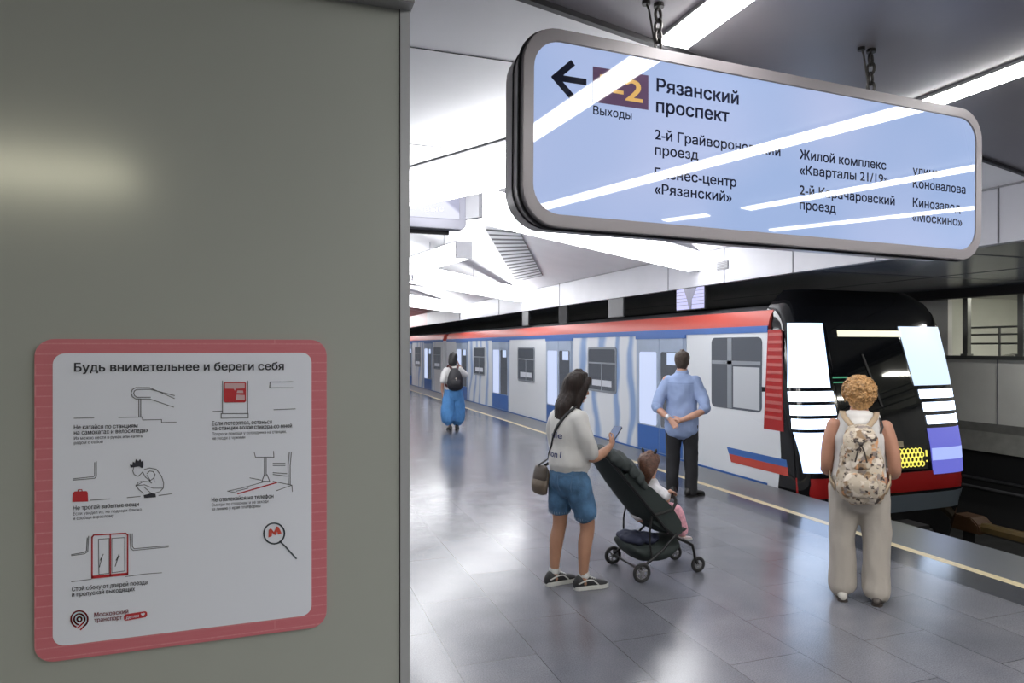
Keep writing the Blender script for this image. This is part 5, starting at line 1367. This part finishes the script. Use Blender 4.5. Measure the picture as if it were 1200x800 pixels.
    b = MB(); b.loft([(V((0, -.30, .93)), V((.12, 0, 0)), V((0, .02, 0))), (V((0, -.312, 1.0)), V((.125, 0, 0)), V((0, .026, 0))), (V((0, -.305, 1.08)), V((.11, 0, 0)), V((0, .018, 0)))], 14, 3); me = b.mesh(); me.transform(W); link('front_pocket', me, bk, bp, 'all')
    b = MB(); b.ball(V((0, -.312, 1.12)), (.018, .008, .018), 10); b.ball(V((0, -.314, 1.075)), (.009, .01, .022), 8); me = b.mesh(); me.transform(W); link('emblem', me, mat('emblem_pale', (.5, .45, .38), .5), bp, 'all')
    b = MB()
    for s in (-1, 1): b.band([V((s * .05, -.17, 1.30)), V((s * .085, -.10, 1.36)), V((s * .095, -.01, 1.395)), V((s * .105, .07, 1.34)), V((s * .12, .115, 1.2)), V((s * .16, .08, 1.05)), V((s * .175, -.03, .98)), V((s * .15, -.13, .95))], .05, .012, [V((0, -1, .5)), V((0, -.7, .8)), V((0, 0, 1)), V((0, .7, .7)), V((0, 1, .2)), V((s, .6, 0)), V((s, 0, 0)), V((s, -.6, 0))])
    me = b.mesh(); me.transform(W); link('straps', me, mat('strap_wine', (.10, .03, .03), .6), bp, 'all')
woman_far()
# ================================================================ PUSH CHAIR AND CHILD
def stroller():
    LOC = V((2.85, 4.83, 0)); rz = R(-90)
    W = Matrix.Translation(LOC) @ Matrix.Rotation(rz, 4, 'Z')
    root = thing('push_chair', 'dark green folding push chair with a small child, beside the woman in denim shorts', 'push chair', tuple(LOC), rz)
    tub = mat('frame_black', (.012, .012, .013), .4, metal=.3); cloth = mat('cloth_green_black', (.018, .026, .025), .8, bump=.15, bscale=60)
    cloth2 = mat('cloth_canopy', (.028, .036, .036), .75, bump=.15, bscale=60); rub = mat('tyre_rubber', (.016, .016, .017), .75); hubm = mat('wheel_grey', (.16, .16, .17), .4)
    B = lambda mb, n, m, s=False, p=root: mb.build(n, m, p, smooth=s, world=False)
    for s in (-1, 1):
        B(MB().tube([(s * .20, -.50, .985), (s * .205, -.46, .94), (s * .21, -.2, .64), (s * .21, .02, .385), (s * .205, .14, .295), (s * .20, .22, .262), (s * .195, .27, .235), (s * .18, .30, .16), (s * .172, .315, .085)], .0115, 10), 'frame_tube', tub, True)
        B(MB().tube([(s * .21, .12, .34), (s * .215, -.02, .215), (s * .215, -.205, .095)], .011, 10), 'rear_leg', tub, True)
        B(MB().tube([(s * .205, -.10, .49), (s * .21, -.12, .38), (s * .21, -.12, .28), (s * .215, -.10, .16)], .008, 8), 'back_stay', tub, True)
    B(MB().tube([(-.20, -.50, .985), (-.19, -.515, 1.0), (0, -.525, 1.008), (.19, -.515, 1.0), (.20, -.50, .985)], .014, 12), 'handle', mat('handle_grip', (.02, .02, .02), .7), True)
    B(MB().tube([(-.215, -.205, .085), (.215, -.205, .085)], .009, 8), 'axle', tub)
    def wheel(x, y, r, w, n):
        b = MB(); P = [(x, y + (r - .014) * math.cos(2 * math.pi * k / 28), r + (r - .014) * math.sin(2 * math.pi * k / 28)) for k in range(28)]
        b.tube(P, .0145, 8, closed=True)
        o = B(b, 'wheel', rub, True)
        h = MB(); h.tube([(x - w, y, r), (x + w, y, r)], .016, 12)
        for k in range(n):
            q = 2 * math.pi * k / n + .3; h.tube([(x, y, r), (x, y + (r - .022) * math.cos(q), r + (r - .022) * math.sin(q))], .007, 6)
        h.tube([(x, y + (r - .026) * math.cos(2 * math.pi * k / 24), r + (r - .026) * math.sin(2 * math.pi * k / 24)) for k in range(24)], .006, 6, closed=True)
        B(h, 'hub', hubm, True, o)
    for s in (-1, 1):
        wheel(s * .235, -.205, .075, .018, 6)
        wheel(s * .165, .345, .062, .014, 5)
        B(MB().tube([(s * .172, .315, .10), (s * .168, .33, .08), (s * .168, .345, .062)], .012, 8), 'castor_fork', tub, True)
    # backrest: padded hammock between the tubes, sagging backwards
    def sheet(path, hw, sag, th, n=10):
        rings = []
        for (y, z), w, sg in zip(path, hw, sag):
            ring = []
            for k in range(n + 1):
                x = -w + 2 * w * k / n; d = sg * (1 - (x / w) ** 2); ring.append(V((x, y - d * .75, z - d * .65)))
            back = [p + V((0, th * .75, th * .65)) for p in ring[::-1]]
            rings.append(ring + back)
        return MB().sweep(rings)
    path = [(-.47, .955), (-.40, .87), (-.3, .755), (-.2, .64), (-.1, .525), (.0, .41), (.06, .35)]
    B(sheet(path, [.205] * 7, [.03, .055, .075, .085, .085, .07, .04], .022), 'backrest', cloth, True)
    B(sheet([(-.08, .43), (.0, .375), (.1, .34), (.2, .345)], [.195] * 4, [.02, .03, .03, .0], .03), 'seat', cloth, True)
    for s in (-1, 1):
        b = MB(); b.sweep([[V((s * .205, y, z)), V((s * .212, y, z)), V((s * .212, y + d, z + d * .4)), V((s * .205, y + d, z + d * .4))] for y, z, d in ((-.36, .82, .05), (-.22, .66, .12), (-.08, .50, .15), (.04, .38, .12), (.12, .32, .05))]); B(b, 'side_wing', cloth, True)
    # folded canopy: stacked folds at the top of the back
    b = MB()
    for k, (y, z, r) in enumerate(((-.455, .975, .030), (-.40, .955, .045), (-.335, .925, .052), (-.27, .875, .050), (-.215, .815, .045), (-.175, .755, .035))):
        b.loft([(V((-.225, y, z - .02)), V((0, r * .9, 0)), V((0, 0, r))), (V((-.12, y - .005, z + .015)), V((0, r * 1.05, 0)), V((0, 0, r * 1.05))), (V((.12, y - .005, z + .015)), V((0, r * 1.05, 0)), V((0, 0, r * 1.05))), (V((.225, y, z - .02)), V((0, r * .9, 0)), V((0, 0, r)))], 12, 4)
    link('canopy', fuse(b, .009, 2, wr=[(.008, (14, 14, 14), 3)]), cloth2, root, 'all', False)
    b = MB()
    b.tube([(.212, -.08, .50), (.22, .0, .515), (.222, .075, .535), (.215, .105, .575), (.205, .112, .60), (.18, .118, .615), (-.18, .118, .615), (-.205, .112, .60), (-.215, .105, .575), (-.222, .075, .535), (-.22, .0, .515), (-.212, -.08, .50)], .013, 10)
    B(b, 'bumper_bar', mat('bumper_foam', (.015, .015, .015), .8), True)
    # basket below with a dark blue bundle
    b = MB(); b.loft([(V((0, -.22, .225)), V((.19, 0, 0)), V((0, .0, .055))), (V((0, -.12, .19)), V((.20, 0, 0)), V((0, 0, .085))), (V((0, .05, .185)), V((.20, 0, 0)), V((0, 0, .085))), (V((0, .17, .225)), V((.18, 0, 0)), V((0, 0, .05)))], 18, 4)
    link('basket', fuse(b, .009, 3, wr=[(.008, (10, 10, 10), 3)]), cloth, root, 'all', False)
    bag = thing('bundle', 'dark navy bundle stuffed in the basket under the push chair seat', 'bag', tuple(W @ V((0, -.14, .26))), rz)
    b = MB(); b.ball(V((0, -.17, .285)), (.17, .10, .045), 14); b.ball(V((.05, -.06, .285)), (.12, .10, .04), 12)
    me = fuse(b, .009, 3, wr=[(.014, (18, 18, 18), 3)]); me.transform(W); link('cloth', me, mat('navy_cloth', (.012, .016, .04), .8), bag, 'all')
    b = MB(); b.tube([(-.19, .24, .255), (.19, .24, .255)], .010, 8); b.tube([(-.185, .275, .225), (.185, .275, .225)], .008, 8); B(b, 'foot_bar', tub, True)
    # child
    ch = thing('child', 'small child in white shirt and pink trousers seated in the green push chair', 'person', tuple(LOC + V((-.055, 0, -.03))), rz)
    ch.scale = (1.12, 1.12, 1.12)
    B_ = MB()
    B_.loft([(V((0, .005, .43)), V((.09, 0, 0)), V((0, .075, 0))), (V((0, .03, .50)), V((.088, 0, 0)), V((0, .072, 0))), (V((0, .055, .585)), V((.09, 0, 0)), V((0, .065, 0))), (V((0, .062, .64)), V((.075, 0, 0)), V((0, .05, 0))), (V((0, .06, .675)), V((.035, 0, 0)), V((0, .036, 0))), (V((0, .062, .71)), V((.032, 0, 0)), V((0, .034, 0)))], 16, 4)
    for s in (-1, 1):
        B_.limb([((s * .055, .03, .43), .055), ((s * .07, .13, .45), .05), ((s * .075, .205, .445), .042), ((s * .075, .245, .36), .036), ((s * .075, .265, .285), .026)])
        B_.limb([((s * .075, .262, .28), .02), ((s * .08, .29, .27), .012)], 8, 2)
        B_.limb([((s * .08, .06, .63), .033), ((s * .125, .085, .57), .028), ((s * .14, .10, .555), .026), ((s * .14, .12, .60), .02)])
        B_.limb([((s * .13, .065, .615), .03), ((s * .165, .10, .595), .026), ((s * .17, .12, .62), .02)], 8)
        hand(B_, V((s * .168, .115, .622)), (-.2 * s, .7, -.2), (0, 0, -1), (-s, .2, 0), .7, .55)
    M = rotz(R(42)) @ rotx(R(-6)); c = V((0, .045, .692)); H = .165
    Mh = M
    P = head(B_, c, H, M)
    link('body', fuse(B_, .005, 3), skin_m, ch, 'all', False)
    hc = mat('hair_auburn', (.085, .035, .02), .5, var=.4, vscale=60, bump=.5, bscale=120)
    face_parts(ch, P, H, M, hc)
    h = MB(); Q = lambda x, y, z: c + M @ V((x, y, z))
    h.loft([(Q(0, -.008, .180), V((.025, 0, 0)), V((0, .035, 0))), (Q(0, -.008, .166), V((.055, 0, 0)), V((0, .068, 0))), (Q(0, -.012, .13), V((.072, 0, 0)), V((0, .083, 0))), (Q(0, -.022, .085), V((.073, 0, 0)), V((0, .07, 0))), (Q(0, -.036, .04), V((.064, 0, 0)), V((0, .046, 0))), (Q(0, -.045, .0), V((.042, 0, 0)), V((0, .026, 0))), (Q(0, -.048, -.03), V((.026, 0, 0)), V((0, .014, 0)))], 18, 4)
    link('hair', fuse(h, .005, 2, wr=[(.004, (60, 60, 15), 3)]), hc, ch, 'all', False)
    b = MB()
    for s in (-1, 1):
        b.limb([(Q(s * .04, -.01, .172), .008), (Q(s * .048, -.012, .195), .011), (Q(s * .052, -.014, .205), .007)], 8, 2)
    b.build('hair_clips', s_black, ch, smooth='all', world=False)
    t = MB()
    t.loft([(V((0, .0, .445)), V((.104, 0, 0)), V((0, .085, 0))), (V((0, .03, .52)), V((.102, 0, 0)), V((0, .084, 0))), (V((0, .055, .60)), V((.10, 0, 0)), V((0, .074, 0))), (V((0, .062, .655)), V((.07, 0, 0)), V((0, .055, 0)))], 18, 4)
    for s in (-1, 1): t.limb([((s * .075, .058, .625), .042), ((s * .125, .07, .60), .045), ((s * .15, .088, .59), .042)], 12)
    tm = mat('child_shirt', (.58, .57, .60), .8, var=.12, vscale=50)
    link('shirt', fuse(t, .006, 3, wr=[(.006, (20, 20, 16), 4)]), tm, ch, 'all', False)
    d = MB()
    for s in (-1, 1): d.limb([((s * .055, .01, .43), .066), ((s * .072, .13, .46), .062), ((s * .078, .208, .455), .056), ((s * .078, .25, .37), .052), ((s * .078, .268, .305), .044)], 14)
    link('trousers', fuse(d, .006, 3, wr=[(.006, (20, 20, 14), 4)]), mat('child_pink', (.60, .30, .36), .85, var=.25, vscale=70), ch, 'all', False)
    for s in (-1, 1): shoe(ch, 'shoe', (s * .08, .265, .245), 0, .12, mat('child_shoe', (.5, .42, .44), .6), mat('sneaker_white', (.5, .5, .48), .6), 'flat')
stroller()

# ---------------------------------------------------------------- repeats share a group
GROUPS = {'strip_light': 'strip lights in the near ceiling', 'stand_in_panel': 'stand-in panels above the train', 'hanging_chain': 'chains holding the sign',
          'steel_post': 'posts of the lobby opening', 'running_rail': 'rails of the track', 'train_car': 'cars of the train', 'backpack': 'backpacks worn on the platform'}
for o in SC.objects:
    st = o.name.split('.')[0]
    if o.parent is None and st in GROUPS and 'group' not in o: o['group'] = GROUPS[st]
